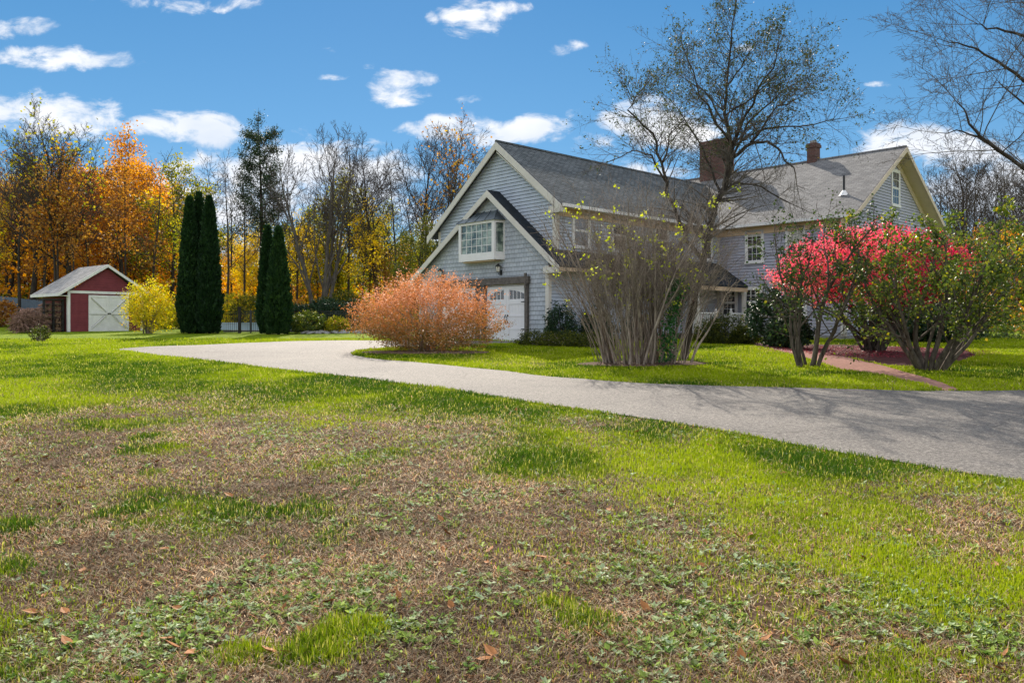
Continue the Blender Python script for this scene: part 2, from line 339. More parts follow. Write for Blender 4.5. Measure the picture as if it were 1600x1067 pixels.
M['l_lilac2'] = leaf_mat('darker_lilac_leaves', [(0, (.02, .04, .014)), (.5, (.05, .085, .025)), (.85, (.10, .14, .03)), (1, (.45, .32, .04))], .4, .45, .22, .1)
M['l_rhodo'] = leaf_mat('rhododendron_leaves', [(0, (.010, .026, .012)), (.6, (.022, .055, .022)), (1, (.06, .10, .04))], .15, .4, .25)
M['l_ivy'] = leaf_mat('ivy_leaves', [(0, (.02, .07, .02)), (.5, (.05, .16, .04)), (1, (.12, .26, .06))], .35)
M['l_lime'] = leaf_mat('last_lime_leaves', [(0, (.30, .36, .03)), (.6, (.50, .56, .06)), (1, (.66, .64, .14))], .5)
M['l_crab'] = leaf_mat('sparse_crabapple_leaves', [(0, (.03, .045, .015)), (.6, (.07, .09, .03)), (1, (.22, .12, .05))], .4)
M['l_red'] = leaf_mat('fallen_crimson_leaves', [(0, (.07, .012, .018)), (.5, (.22, .03, .05)), (1, (.40, .07, .09))], .2)
M['l_fall'] = plain('fallen_brown_leaf', (.36, .15, .05), .7, .5, 12, .2)
M['weed'] = tint_mat('weed_leaves', .40, .5, .18)
M['tint'] = tint_mat('grass_and_weed_blades', .42, .6, .08)

# ---------------------------------------------------------------- ground, drive, path
DRIVE_PX = [(178,547),(250,556),(340,566),(430,577),(520,587),(610,598),(700,609),(800,625),(930,645),(1050,662),(1180,685),(1300,708),(1450,732),(1600,756)]
DRIVE_PX2 = [(1600,612),(1465,612.5),(1450,613),(1340,610),(1220,607),(1130,605),(1017,601),(944,596),(860,590),(800,582),(700,572),(620,565),(580,561),(552,556),(549,552),(565,547),(620,543),(700,540.5),(808,536.5),
             (806,534.3),(740,533),(640,532.2),(549,532.5),(450,534),(360,537.5),(270,541)]
drive = [gp(*p) for p in DRIVE_PX] + [(9.5, 5.2), (30, 3.5), (30, 17.5)] + [gp(*p) for p in DRIVE_PX2]
PATH_PX = [(1474,612.3),(1469,609.5),(1440,601),(1390,589),(1350,583),(1313,578),(1282,568),(1232,554),(1178,541),(1165,537.5),(1175,535),(1200,539),(1241,546),(1290,554),(1322,559),(1379,572),(1412,582),(1445,590),(1480,602),(1500,611)]
path = [gp(*p) for p in PATH_PX]
BED_PX = [(1241,547),(1290,555),(1330,560),(1380,571),(1425,574),(1440,566),(1500,566),(1530,556),(1500,546),(1420,543),(1350,540),(1260,538)]
bed = [gp(*p) for p in BED_PX]
BROWN_PX = [(-200,700),(-60,655),(60,640),(180,628),(300,622),(420,640),(560,655),(700,658),(800,668),(850,700),(940,745),(1060,790),(1160,830),(1250,900),(1350,960),(1500,985),(1650,1010),(1800,1200),(800,1500),(-500,1300)]
def gpf(px, py):
    if py > 1050:
        Y = F * EYE / (py - HY); return ((px - CX) / F * Y, Y)
    return gp(px, py)
brown = [gpf(*p) for p in BROWN_PX]
brown2 = [gp(*p) for p in [(880,655),(960,660),(1060,672),(1040,690),(940,682),(870,668)]]
brown3 = [gp(*p) for p in [(1440,770),(1560,790),(1640,840),(1600,880),(1480,850),(1400,800)]]
brown4 = [gp(*p) for p in [(760,560),(800,565),(860,566),(840,573),(770,571)]]
tufts = [(gp(px, py), r) for px, py, r in [(465,800,.42),(380,800,.25),(165,806,.16),(220,802,.14),(40,822,.22),(10,890,.2),(232,702,.35),(225,686,.3),(238,742,.2),(870,720,.7),(830,735,.5),
         (1310,745,.3),(1235,720,.5),(60,632,.9),(540,985,.2),(490,1020,.25),(380,1030,.2),(860,950,.2),(900,975,.2),(1010,680,.5),(1340,700,.6)]]
weedspots = [(gp(px, py), r) for px, py, r in [(430,905,.35),(330,960,.45),(240,1000,.4),(500,940,.45),(560,950,.3),(620,990,.3),(1040,905,.3),(960,900,.35),(1100,980,.35),(1180,890,.3),(1440,950,.5),(1390,935,.4),(1540,1000,.3),(150,790,.12),(600,905,.25),(1060,1020,.3),(700,760,.2),(470,690,.8),(560,715,.6),(700,690,.7),(420,675,.7)]]
def cover(x, y):                       # 0 dead thatch .. 1 green turf
    n = fbm(x, y, 1.4, 3) - .5; n2 = fbm(x, y, .35, 6) - .5
    d = np.maximum.reduce([poly_sd(x, y, brown), poly_sd(x, y, brown2) * 2, poly_sd(x, y, brown3), poly_sd(x, y, brown4)])
    s = 0.35 + .05 * np.asarray(y)
    c = 1 - np.clip((d + n * 2.4 + n2 * 1.5 + (fbm(x, y, 4.0, 23) - .5) * 2.0) / (2 * s) + .5, 0, 1)
    c = np.maximum(c, np.clip((n - .07) * 5 + n2 * 1.5, 0, .7))
    for (tx, ty), r in tufts:
        c = np.maximum(c, np.clip(1.15 - np.hypot((x - tx) / r, (y - ty) / r / 1.0) + n2 * 2.0, 0, .8))
    return c
def grow_axis(a0, a1, step, far, k):
    core = np.arange(a0, a1 + 1e-6, step); out = [a1]; s = step
    while out[-1] < far: s *= k; out.append(out[-1] + s)
    return core, np.array(out[1:])
cx, fx = grow_axis(-9, 9, .12, 900, 1.09); xs = np.concatenate([-fx[::-1], cx, fx])
cy, fy = grow_axis(1.5, 30, .12, 1500, 1.08); back = np.array([-400, -150, -60, -25, -10, -4, -1, .5]); ys = np.concatenate([back, cy, fy])
X, Y = np.meshgrid(xs, ys); Xf, Yf = X.ravel(), Y.ravel(); Zf = gz(Xf, Yf)
nx, ny = len(xs), len(ys)
ii = (np.arange(ny - 1)[:, None] * nx + np.arange(nx - 1)[None, :]).ravel()
Fg = np.stack([ii, ii + 1, ii + nx + 1, ii + nx], 1)

m, nt, b, L = base_mat('lawn_ground', .95, .1); M['ground'] = m
tc = nd(nt, 'ShaderNodeTexCoord'); at = nd(nt, 'ShaderNodeAttribute', attribute_name='cover')
n1 = nd(nt, 'ShaderNodeTexNoise', i_Scale=38.0, i_Detail=6.0, i_Roughness=.75); L(tc.outputs['Object'], n1.inputs['Vector'])
n2 = nd(nt, 'ShaderNodeTexNoise', i_Scale=.8, i_Detail=5.0, i_Roughness=.6); L(tc.outputs['Object'], n2.inputs['Vector'])
n3 = nd(nt, 'ShaderNodeTexNoise', i_Scale=9.0, i_Detail=6.0, i_Roughness=.7); L(tc.outputs['Object'], n3.inputs['Vector'])
g1c = ramp(nt, n3.outputs[0], [(.3, (.05, .10, .003)), (.55, (.18, .26, .005)), (.75, (.31, .38, .012))])
g2c = ramp(nt, n2.outputs[0], [(.35, (.75, .85, .7)), (.65, (1.25, 1.1, 1.1))])
gm = nd(nt, 'ShaderNodeMix', data_type='RGBA', blend_type='MULTIPLY'); gm.inputs[0].default_value = 1; L(g1c, gm.inputs[6]); L(g2c, gm.inputs[7])
dd = ramp(nt, n1.outputs[0], [(.3, (.03, .018, .011)), (.5, (.13, .08, .05)), (.7, (.34, .24, .155))])
mm = nd(nt, 'ShaderNodeMix', data_type='RGBA'); L(mth(nt, 'ADD', at.outputs['Fac'], mth(nt, 'MULTIPLY', mth(nt, 'SUBTRACT', n3.outputs[0], .5), .8), clamp=True), mm.inputs[0]); L(dd, mm.inputs[6]); L(gm.outputs[2], mm.inputs[7])
L(mm.outputs[2], b.inputs['Base Color'])
bp = nd(nt, 'ShaderNodeBump', i_Strength=1.0, i_Distance=.05); L(n1.outputs[0], bp.inputs['Height']); L(bp.outputs[0], b.inputs['Normal'])
link('ground', np_mesh('ground', np.stack([Xf, Yf, Zf], 1), Fg, [m], vattr={'cover': cover(Xf, Yf)}, smooth_=True)); tag(bpy.data.objects['ground'], 'lawn with bright green turf and dead brown thatch in the foreground', kind='structure')

def sheet(name, P, mat, lift, step, label=None, jit=.03, seed=1, fade=0.0):
    rng = random.Random(seed); B = densify(P, step * .6, rng, jit); n = len(B)
    xs_ = [p[0] for p in B]; ys_ = [p[1] for p in B]
    gx = np.arange(min(xs_), max(xs_), step); gy = np.arange(min(ys_), max(ys_), step)
    GX, GY = np.meshgrid(gx, gy); GX = GX.ravel(); GY = GY.ravel(); s_ = poly_sd(GX, GY, B) > step * .45
    pts = [Vector(p) for p in B] + [Vector((a, c)) for a, c in zip(GX[s_], GY[s_])]
    V, E, Fq, *_ = delaunay_2d_cdt(pts, [(i, (i + 1) % n) for i in range(n)], [], 1, 1e-5)
    V = np.array([(p[0], p[1]) for p in V]); sdv = poly_sd(V[:, 0], V[:, 1], B)
    z = gz(V[:, 0], V[:, 1]) + lift * (1 if not fade else np.clip(.15 + np.abs(sdv) / fade, 0, 1))
    tri = np.array([f for f in Fq if len(f) == 3])
    o = link(name, np_mesh(name, np.column_stack([V, z]), tri, [mat], smooth_=True)); tag(o, label, kind='structure'); return o
m, nt, b, L = base_mat('driveway_asphalt', .8, .4); M['drive'] = m; tc = nd(nt, 'ShaderNodeTexCoord')
n1 = nd(nt, 'ShaderNodeTexNoise', i_Scale=26.0, i_Detail=6.0, i_Roughness=.95); L(tc.outputs['Object'], n1.inputs['Vector'])
n2 = nd(nt, 'ShaderNodeTexNoise', i_Scale=.6, i_Detail=6.0, i_Roughness=.6); L(tc.outputs['Object'], n2.inputs['Vector'])
c1 = ramp(nt, n1.outputs[0], [(.38, (.035, .032, .030)), (.5, (.130, .118, .108)), (.62, (.34, .31, .28))])
c2 = ramp(nt, n2.outputs[0], [(.3, (.80, .79, .80)), (.5, (1.0, .99, .98)), (.7, (1.12, 1.11, 1.08))])
mu = nd(nt, 'ShaderNodeMix', data_type='RGBA', blend_type='MULTIPLY'); mu.inputs[0].default_value = 1; L(c1, mu.inputs[6]); L(c2, mu.inputs[7]); L(mu.outputs[2], b.inputs['Base Color'])
bp = nd(nt, 'ShaderNodeBump', i_Strength=.9, i_Distance=.02); L(n1.outputs[0], bp.inputs['Height']); L(bp.outputs[0], b.inputs['Normal'])
vo = nd(nt, 'ShaderNodeTexVoronoi', feature='DISTANCE_TO_EDGE', i_Scale=.35); wn = nd(nt, 'ShaderNodeTexNoise', i_Scale=1.6, i_Detail=5.0); L(tc.outputs['Object'], wn.inputs['Vector'])
vm = nd(nt, 'ShaderNodeMix', data_type='RGBA'); vm.inputs[0].default_value = .25; L(tc.outputs['Object'], vm.inputs[6]); L(wn.outputs['Color'], vm.inputs[7]); L(vm.outputs[2], vo.inputs['Vector'])
ck = ramp(nt, vo.outputs['Distance'], [(0.0, (.45, .44, .42)), (.006, (1, 1, 1))]); mc = nd(nt, 'ShaderNodeMix', data_type='RGBA', blend_type='MULTIPLY'); mc.inputs[0].default_value = .6; L(mu.outputs[2], mc.inputs[6]); L(ck, mc.inputs[7]); L(mc.outputs[2], b.inputs['Base Color'])
sheet('driveway', drive, M['drive'], .02, .35, 'weathered grey asphalt driveway curving to the garage')
M['pathm'] = plain('pink_gravel_path', (.30, .165, .135), .95, .35, 14, .1, .8, 70)
sheet('path', path, M['pathm'], .018, .25, 'pinkish gravel path to the porch', seed=2)
M['mulch'] = plain('dark_bed_mulch', (.075, .03, .028), .95, .5, 10, .1, .8, 40)
sheet('planting_bed', bed, M['mulch'], .012, .3, 'mulch bed strewn with crimson leaves', seed=3)
hs_ = [(gp(1008, 571)[0] + 1.6 * math.cos(a) , gp(1008, 571)[1] + .8 * math.sin(a) + .3) for a in np.linspace(0, 6.28, 16)[:-1]]
bedb = [(gp(665, 552)[0] + 1.9 * math.cos(a), gp(665, 552)[1] + .2 + .9 * math.sin(a)) for a in np.linspace(0, 6.28, 16)[:-1]]
M['mulch2'] = plain('brown_bed_mulch', (.10, .065, .045), .95, .5, 10, .1, .8, 40)
sheet('planting_bed', hs_, M['mulch2'], .03, .25, 'bare mulch under the tall stem shrub', seed=4, jit=.08)
sheet('planting_bed', bedb, M['mulch2'], .03, .25, 'bare mulch under the coral shrub', seed=5, jit=.08)

def hard(x, y, marg=0.0):
    return (poly_sd(x, y, drive) > marg) | (poly_sd(x, y, path) > marg) | (poly_sd(x, y, bed) > marg) | (poly_sd(x, y, hs_) > marg) | (poly_sd(x, y, bedb) > marg)

# ---------------------------------------------------------------- grass and weeds (mesh blades)
def blades(n, y0, y1, seed, mode):
    g = np.random.RandomState(seed)
    y = np.exp(g.uniform(math.log(y0), math.log(y1), n)); x = g.uniform(-1, 1, n) * (.80 * y + 1.8)
    c = cover(x, y); keep = ~hard(x, y, .03)
    tall = np.zeros(n)
    for (tx, ty), r in tufts: tall = np.maximum(tall, np.clip(1.3 - np.hypot(x - tx, y - ty) / r, 0, 1))
    if mode == 'green': keep &= g.rand(n) < np.clip(c * 1.0 + .05 + .18 * np.clip((fbm(x, y, .45, 27) - .46) * 6, 0, 1), 0, 1)
    else: keep &= g.rand(n) < np.clip(1.2 - c, .30, 1) * np.clip(.45 + (fbm(x, y, .33, 43) - .38) * 3.5, .25, 1)
    x, y, c, tall = x[keep], y[keep], c[keep], tall[keep]; n = len(x); z = gz(x, y)
    a = g.uniform(0, 2 * math.pi, n)
    if mode == 'green':
        ln = (g.uniform(.015, .045, n) + .035 * tall * g.rand(n) + .02 * vnoise(x, y, .5, 9)) * (.55 + .45 * c) * (1 + y * .02); lean = g.uniform(.15, .8, n); wd = .0013 + y * .00042
    else:
        ln = g.uniform(.02, .07, n) * (1 + y * .03); lean = g.uniform(.9, 1.5, n); wd = .0009 + y * .00028
    dx, dy = np.cos(a), np.sin(a); hx, hz = np.sin(lean) * ln, np.cos(lean) * ln
    b0 = np.stack([x - dy * wd, y + dx * wd, z], 1); b1 = np.stack([x + dy * wd, y - dx * wd, z], 1)
    if mode != 'green': b0[:, 2] += g.uniform(.0, .015, n); b1[:, 2] += .004
    mx_ = np.stack([x + dx * hx * .4, y + dy * hx * .4, z + hz * .65 + .004], 1)
    m0 = mx_ + np.stack([-dy * wd * .8, dx * wd * .8, 0 * x], 1); m1 = mx_ - np.stack([-dy * wd * .8, dx * wd * .8, 0 * x], 1)
    tp = np.stack([x + dx * hx, y + dy * hx, z + hz + .006], 1)
    V = np.stack([b0, b1, m1, m0, tp], 1).reshape(-1, 3); i = np.arange(n) * 5
    Q = np.stack([i, i + 1, i + 2, i + 3], 1); T = np.stack([i + 3, i + 2, i + 4], 1)
    r = g.rand(n); n2 = fbm(x, y, 2.2, 11); n3 = fbm(x, y, .5, 15)
    if mode == 'green':
        A = np.array([.05, .115, .006]); B = np.array([.32, .40, .008]); C2 = np.array([.52, .50, .10])
        t = np.clip((n2 - .5) * 3.0 + r * .55 + .16 + (n3 - .5) * 1.3 - .30 * tall + .02 * (y - 8), 0, 1)[:, None]; col = A * (1 - t) + B * t
        yel = (g.rand(n) < .10 + .25 * (1 - c))[:, None]; col = np.where(yel, C2 * (.6 + .6 * r[:, None]), col)
    else:
        A = np.array([.075, .045, .024]); B = np.array([.80, .64, .43]); t = (r ** 1.6)[:, None]; col = A * (1 - t) + B * t
        rd = (g.rand(n) < .30)[:, None]; col = np.where(rd, col * np.array([1.0, .68, .50]), col)
        col = col * (.62 + .85 * np.clip((fbm(x, y, .9, 41) - .30) * 2.4, 0, 1))[:, None]
    return V, Q, T, col
for mode, n, y0, y1, seed, nm, lb in [('green', 880000, 2.9, 34, 11, 'grass', 'green grass blades covering the lawn'), ('dead', 560000, 2.9, 16, 12, 'dead_grass', 'dry brown thatch on the bare part of the lawn')]:
    V, Q, T, col = blades(n, y0, y1, seed, mode)
    o = link(nm, np_mesh(nm, V, [Q, T], [M['tint']], col=np.concatenate([col, col]))); tag(o, lb, 'grass', kind='stuff')

def leaf_quads(P, D, U, ln, wd, fold=.25):
    """P base points, D direction, U side, -> rhombic leaves folded along the midrib (2 tris each side => 2 quads-as-tris)"""
    n = len(P); N = np.cross(D, U); tip = P + D * ln[:, None]; mid = P + D * (ln * .45)[:, None]
    a = mid + U * wd[:, None] + N * (wd * fold)[:, None]; b = mid - U * wd[:, None] + N * (wd * fold)[:, None]
    V = np.stack([P, a, tip, b], 1).reshape(-1, 3); i = np.arange(n) * 4
    return V, np.stack([i, i + 1, i + 2], 1), np.stack([i, i + 2, i + 3], 1)
def unit(v): return v / np.maximum(np.linalg.norm(v, axis=1, keepdims=True), 1e-9)
def weeds():
    g = np.random.RandomState(21); n = 60000
    y = np.exp(g.uniform(math.log(2.9), math.log(13), n)); x = g.uniform(-1, 1, n) * (.70 * y + 1)
    f = fbm(x, y, .7, 31); p = np.clip((f - .555) * 9, 0, 1) * .40 + .06
    for (tx, ty), r in weedspots: p = np.maximum(p, np.clip(1.25 - np.hypot(x - tx, y - ty) / r, 0, 1) * .9)
    kp = (g.rand(n) < p) & ~hard(x, y, -.05) & (y < 12); x, y = x[kp], y[kp]; n = len(x)
    k = 7; X_ = np.repeat(x, k) + g.normal(0, .006, n * k); Y_ = np.repeat(y, k) + g.normal(0, .006, n * k)
    az = np.repeat(g.uniform(0, 6.28, n), k) + np.tile(np.arange(k), n) * 2.4 + g.normal(0, .3, n * k); el = g.uniform(.05, .75, n * k)
    D = np.stack([np.cos(az) * np.cos(el), np.sin(az) * np.cos(el), np.sin(el)], 1); U = np.stack([-np.sin(az), np.cos(az), 0 * az], 1)
    sc = np.repeat(.25 + .62 * g.rand(n) ** 1.5, k); ln = g.uniform(.028, .065, n * k) * sc; wd = ln * g.uniform(.2, .34, n * k)
    P = np.stack([X_, Y_, gz(X_, Y_) + g.uniform(.004, .022, n * k)], 1)
    V, A, B = leaf_quads(P, D, U, ln, wd, .3)
    r = np.repeat(g.rand(n), k)[:, None]; r2 = g.rand(n * k)[:, None]
    c = np.array([.10, .19, .03]) * (1 - r) + np.array([.34, .44, .08]) * r; c = c * (.45 + 1.0 * r2)
    gy_ = (np.repeat(g.rand(n), k) < .24)[:, None]; c = np.where(gy_, c * .5 + np.array([.36, .42, .30]) * .8, c)
    o = link('weeds', np_mesh('weeds', V, [A, B], [M['weed']], col=np.concatenate([c, c]))); tag(o, 'broad leaved weeds spread through the thin turf', 'weeds', kind='stuff')
weeds()

# ---------------------------------------------------------------- branching plants
def tubes(br, sides=(7, 5, 4, 3, 3)):
    Vs = []; Fs = []; off = 0
    for pts, rad, lev in br:
        k = sides[min(lev, len(sides) - 1)]; P = np.asarray(pts, float); n = len(P); r = np.asarray(rad)
        d = np.gradient(P, axis=0); d /= np.maximum(np.linalg.norm(d, axis=1, keepdims=True), 1e-9)
        ref = np.array([0.31, .17, .94]) if abs(d[0, 2]) < .8 else np.array([1., .1, 0])
        a = np.cross(d, ref); a /= np.maximum(np.linalg.norm(a, axis=1, keepdims=True), 1e-9); b_ = np.cross(d, a)
        t = np.arange(k) * 2 * math.pi / k
        ring = P[:, None] + r[:, None, None] * (a[:, None] * np.cos(t)[None, :, None] + b_[:, None] * np.sin(t)[None, :, None])
        Vs.append(ring.reshape(-1, 3)); i = off + (np.arange(n - 1)[:, None] * k + np.arange(k)[None, :]); j = off + (np.arange(n - 1)[:, None] * k + (np.arange(k)[None, :] + 1) % k)
        Fs.append(np.stack([i.ravel(), j.ravel(), (j + k).ravel(), (i + k).ravel()], 1)); off += n * k
    return np.concatenate(Vs), np.concatenate(Fs)
def grow(rng, p, d, L_, r, lev, P, out, tips):
    """P: dict of per level lists: n (children), ang, ratio, wob, up, segs, start"""
    seg = P['segs'][min(lev, len(P['segs']) - 1)]; pts = [tuple(p)]; rad = [r]; p = Vector(p); d = Vector(d).normalized()
    wob = P['wob'][min(lev, len(P['wob']) - 1)]; up = P['up'][min(lev, len(P['up']) - 1)]; dirs = [d.copy()]
    rend = r * P.get('taper', [.35])[min(lev, len(P.get('taper', [.35])) - 1)]
    for k in range(seg):
        d = (d + Vector((rng.gauss(0, wob), rng.gauss(0, wob), rng.gauss(0, wob * .7) + up))).normalized()
        p = p + d * (L_ / seg); pts.append(tuple(p)); rad.append(r + (rend - r) * (k + 1) / seg); dirs.append(d.copy())
    out.append((pts, rad, lev))
    if lev >= P['levels']:
        tips.append((pts, dirs)); return
    n = P['n'][min(lev, len(P['n']) - 1)]; n = max(1, int(n * rng.uniform(.8, 1.25) + .5)); st = P['start'][min(lev, len(P['start']) - 1)]
    ang = P['ang'][min(lev, len(P['ang']) - 1)]; ra = P['ratio'][min(lev, len(P['ratio']) - 1)]; az = rng.uniform(0, 6.28)
    for k in range(n):
        f = st + (1 - st) * ((k + rng.uniform(.2, .8)) / n); f = min(f, .98); i = f * seg; i0 = int(i); t = i - i0
        q = Vector(pts[i0]).lerp(Vector(pts[i0 + 1]), t); dd_ = dirs[i0 + 1]; az += 2.4 + rng.uniform(-.5, .5)
        s1 = dd_.orthogonal().normalized(); s2 = dd_.cross(s1); a = R(ang) * rng.uniform(.7, 1.25)
        nd_ = dd_ * math.cos(a) + (s1 * math.cos(az) + s2 * math.sin(az)) * math.sin(a)
        rr = max((r + (rend - r) * f) * P.get('rr', .6), P['rmin'])
        grow(rng, q, nd_, L_ * ra * (1.15 - .55 * f) * rng.uniform(.8, 1.2), rr, lev + 1, P, out, tips)
    if P.get('cont', True) and lev < P['levels']: 
        grow(rng, pts[-1], dirs[-1], L_ * ra * .7, max(rend, P['rmin']), lev + 1, P, out, tips)
def tip_leaves(g, tips, per, size, sig, drop=0.0, asp=.45, along=.3, droop=0.0, clump=.25, shade=None):
    """leaves scattered along terminal twigs"""
    Ps = []; 
    for pts, dirs in tips:
        if g.rand() < drop: continue
        P = np.asarray(pts); k = g.poisson(per); 
        if k == 0: continue
        f = (along + (1 - along) * g.rand(k)) * (len(P) - 1); i = np.minimum(f.astype(int), len(P) - 2); t = (f - i)[:, None]
        Ps.append(np.column_stack([P[i] * (1 - t) + P[i + 1] * t + g.normal(0, sig, (k, 3)), np.full(k, g.rand())]))
    A = np.concatenate(Ps); return leaves_at(g, A[:, :3], size, asp, droop, A[:, 3] * clump + g.rand(len(A)) * (1 - clump))
def leaves_at(g, P, size, asp, droop, rnd):
    n = len(P); D = unit(g.normal(0, 1, (n, 3)) + np.array([0, 0, -droop])); U = unit(np.cross(D, g.normal(0, 1, (n, 3))))
    ln = size * g.uniform(.6, 1.3, n); V, A, B = leaf_quads(P, D, U, ln, ln * asp, .2)
    return V, [A, B], np.concatenate([rnd, rnd])
def plant(name, loc, rz, parts, label, cat, group=None, sc=1.0):
    """parts: list of (part name, mesh)"""
    r = empty(name, loc, rz, label, cat, group); r.scale = (sc, sc, sc) if not hasattr(sc, '__len__') else sc
    for pn, me in parts: link(pn, me, r)
    return r

# ---- wood trees: meshes shared by the copies
def wood_tree(kind, seed):
    rng = random.Random(seed); g = np.random.RandomState(seed); out, tips = [], []
    if kind == 'bare':         # 15 m bare hardwood
        P = dict(levels=4, n=[10, 7, 6, 4], ang=[38, 38, 40, 40], ratio=[.50, .55, .55, .55], wob=[.05, .10, .14, .18], up=[.02, .07, .05, .03], segs=[10, 7, 5, 3, 3], start=[.35, .2, .15, .1], rmin=.014, rr=.5, taper=[.25, .3, .4])
        grow(rng, (0, 0, -.2), (rng.uniform(-.05, .05), 0, 1), 10.5, .26, 0, P, out, tips); bm_ = M['barkd']
    elif kind == 'fork':       # vase shaped bare tree with several leaders
        P = dict(levels=4, n=[6, 5, 4, 3], ang=[26, 32, 38, 40], ratio=[.5, .55, .55, .5], wob=[.05, .09, .13, .18], up=[.03, .05, .05, .03], segs=[10, 7, 5, 3, 3], start=[.25, .2, .15, .1], rmin=.014, rr=.55, taper=[.3, .3, .4])
        for k in range(5):
            a = k * 1.25 + .3; grow(rng, (.12 * math.cos(a), .12 * math.sin(a), -.2), (.28 * math.cos(a), .28 * math.sin(a), 1), rng.uniform(8.5, 10), .17, 0, P, out, tips)
        bm_ = M['bark']
    elif kind == 'maple':      # full leafy crown
        P = dict(levels=3, n=[12, 7, 5], ang=[55, 45, 45], ratio=[.42, .55, .6], wob=[.04, .1, .15], up=[.01, .05, .02], segs=[9, 6, 4, 3], start=[.22, .2, .2], rmin=.02, rr=.45, taper=[.2, .3, .4])
        grow(rng, (0, 0, -.2), (rng.uniform(-.05, .05), 0, 1), 11.5, .2, 0, P, out, tips); bm_ = M['barkd']
    elif kind == 'slim':       # tall slender understorey tree, thin leaves
        P = dict(levels=3, n=[11, 5, 4], ang=[50, 45, 45], ratio=[.26, .55, .6], wob=[.035, .12, .15], up=[.0, .06, .03], segs=[10, 5, 4, 3], start=[.4, .2, .2], rmin=.014, rr=.4, taper=[.2, .3, .4])
        grow(rng, (0, 0, -.2), (rng.uniform(-.08, .08), rng.uniform(-.08, .08), 1), 11.5, .13, 0, P, out, tips); bm_ = M['barkd']
    elif kind == 'pine':
        P = dict(levels=2, n=[54, 9], ang=[78, 45], ratio=[.155, .5], wob=[.012, .06, .1], up=[0, .07, .04], segs=[14, 6, 3], start=[.48, .2], rmin=.014, rr=.28, taper=[.15, .3, .4], cont=True)
        grow(rng, (0, 0, -.2), (0, 0, 1), 14.5, .24, 0, P, out, tips); bm_ = M['barkd']
    V, Fq = tubes(out, (7, 5, 4, 3, 3)); nlo = [i for i, b_ in enumerate(out)]
    big = [b_ for b_ in out if b_[2] <= 1]; small = [b_ for b_ in out if b_[2] > 1]
    V1, F1 = tubes(big); V2, F2 = tubes(small)
    trunk = np_mesh('trunk', V1, F1, [bm_], smooth_=True); res = {'trunk': trunk, 'tips': tips}
    res['twigs'] = (V2, F2); return res
def crown(res, g, leaf=None, per=0, size=.2, sig=.2, drop=0., asp=.42, keep=1.0, clump=.45):
    V2, F2 = res['twigs']; parts_V = [V2]; Fs = [F2]; rn = [np.zeros(len(F2))]; mi = [np.zeros(len(F2), int)]
    if leaf:
        V, (A, B), r = tip_leaves(g, res['tips'], per, size, sig, drop, asp, .1, 0, clump)
        parts_V.append(V); Fs += [A + len(V2), B + len(V2)]; rn.append(r); mi.append(np.ones(len(r), int))
    return np_mesh('crown', np.concatenate(parts_V), Fs, [M['twig']] + ([leaf] if leaf else []), rnd=np.concatenate(rn), midx=np.concatenate(mi))
g0 = np.random.RandomState(5)
T_bare = [wood_tree('bare', s) for s in (1, 2, 3)]; T_fork = [wood_tree('fork', s) for s in (4,)]
T_map = [wood_tree('maple', s) for s in (6, 7, 8)]; T_slim = [wood_tree('slim', s) for s in (9, 10, 11)]; T_pine = [wood_tree('pine', 12)]
KIND = {}
for i, t in enumerate(T_bare): KIND['bare%d' % i] = [('trunk', t['trunk']), ('crown', crown(t, g0))]
KIND['bareleaf0'] = [('trunk', T_bare[0]['trunk']), ('crown', crown(T_bare[0], g0, M['l_brown'], 1.6, .2, .2, .85))]
KIND['bareleaf1'] = [('trunk', T_bare[2]['trunk']), ('crown', crown(T_bare[2], g0, M['l_ygreen'], 1.2, .2, .2, .85))]
KIND['fork'] = [('trunk', T_fork[0]['trunk']), ('crown', crown(T_fork[0], g0))]
for i, t in enumerate(T_map):
    for c in ('orange', 'yellow', 'ygreen', 'brown', 'olive'):
        KIND['%s%d' % (c, i)] = [('trunk', t['trunk']), ('crown', crown(t, g0, M['l_' + c], 17 if c != 'brown' else 10, .20, .32, .12))]
for i, t in enumerate(T_slim):
    for c in ('orange', 'yellow', 'ygreen', 'brown'):
        KIND['slim_%s%d' % (c, i)] = [('trunk', t['trunk']), ('crown', crown(t, g0, M['l_' + c], 7, .2, .3, .25))]
    KIND['slimbare%d' % i] = [('trunk', t['trunk']), ('crown', crown(t, g0))]
def pine_crown(t):
    g = np.random.RandomState(3); V, (A, B), r = tip_leaves(g, t['tips'], 28, .17, .15, .18, .2, .0, 0, .5)
    V2, F2 = t['twigs']; return np_mesh('crown', np.concatenate([V2, V]), [F2, A + len(V2), B + len(V2)], [M['twig'], M['l_pine']], rnd=np.concatenate([np.zeros(len(F2)), r]), midx=np.concatenate([np.zeros(len(F2), int), np.ones(len(r), int)]))
KIND['pine'] = [('trunk', T_pine[0]['trunk']), ('crown', pine_crown(T_pine[0]))]
def wood(kind, px, Y_, sc, label, cat='tree', name='autumn_tree', group=None, rz=None):
    x = (px - CX) / F * Y_; rz = random.Random(int(px * 7 + Y_)).uniform(0, 6.28) if rz is None else rz
    return plant(name, (x, Y_, g1(x, Y_)), rz, KIND[kind], label, cat, group, sc)

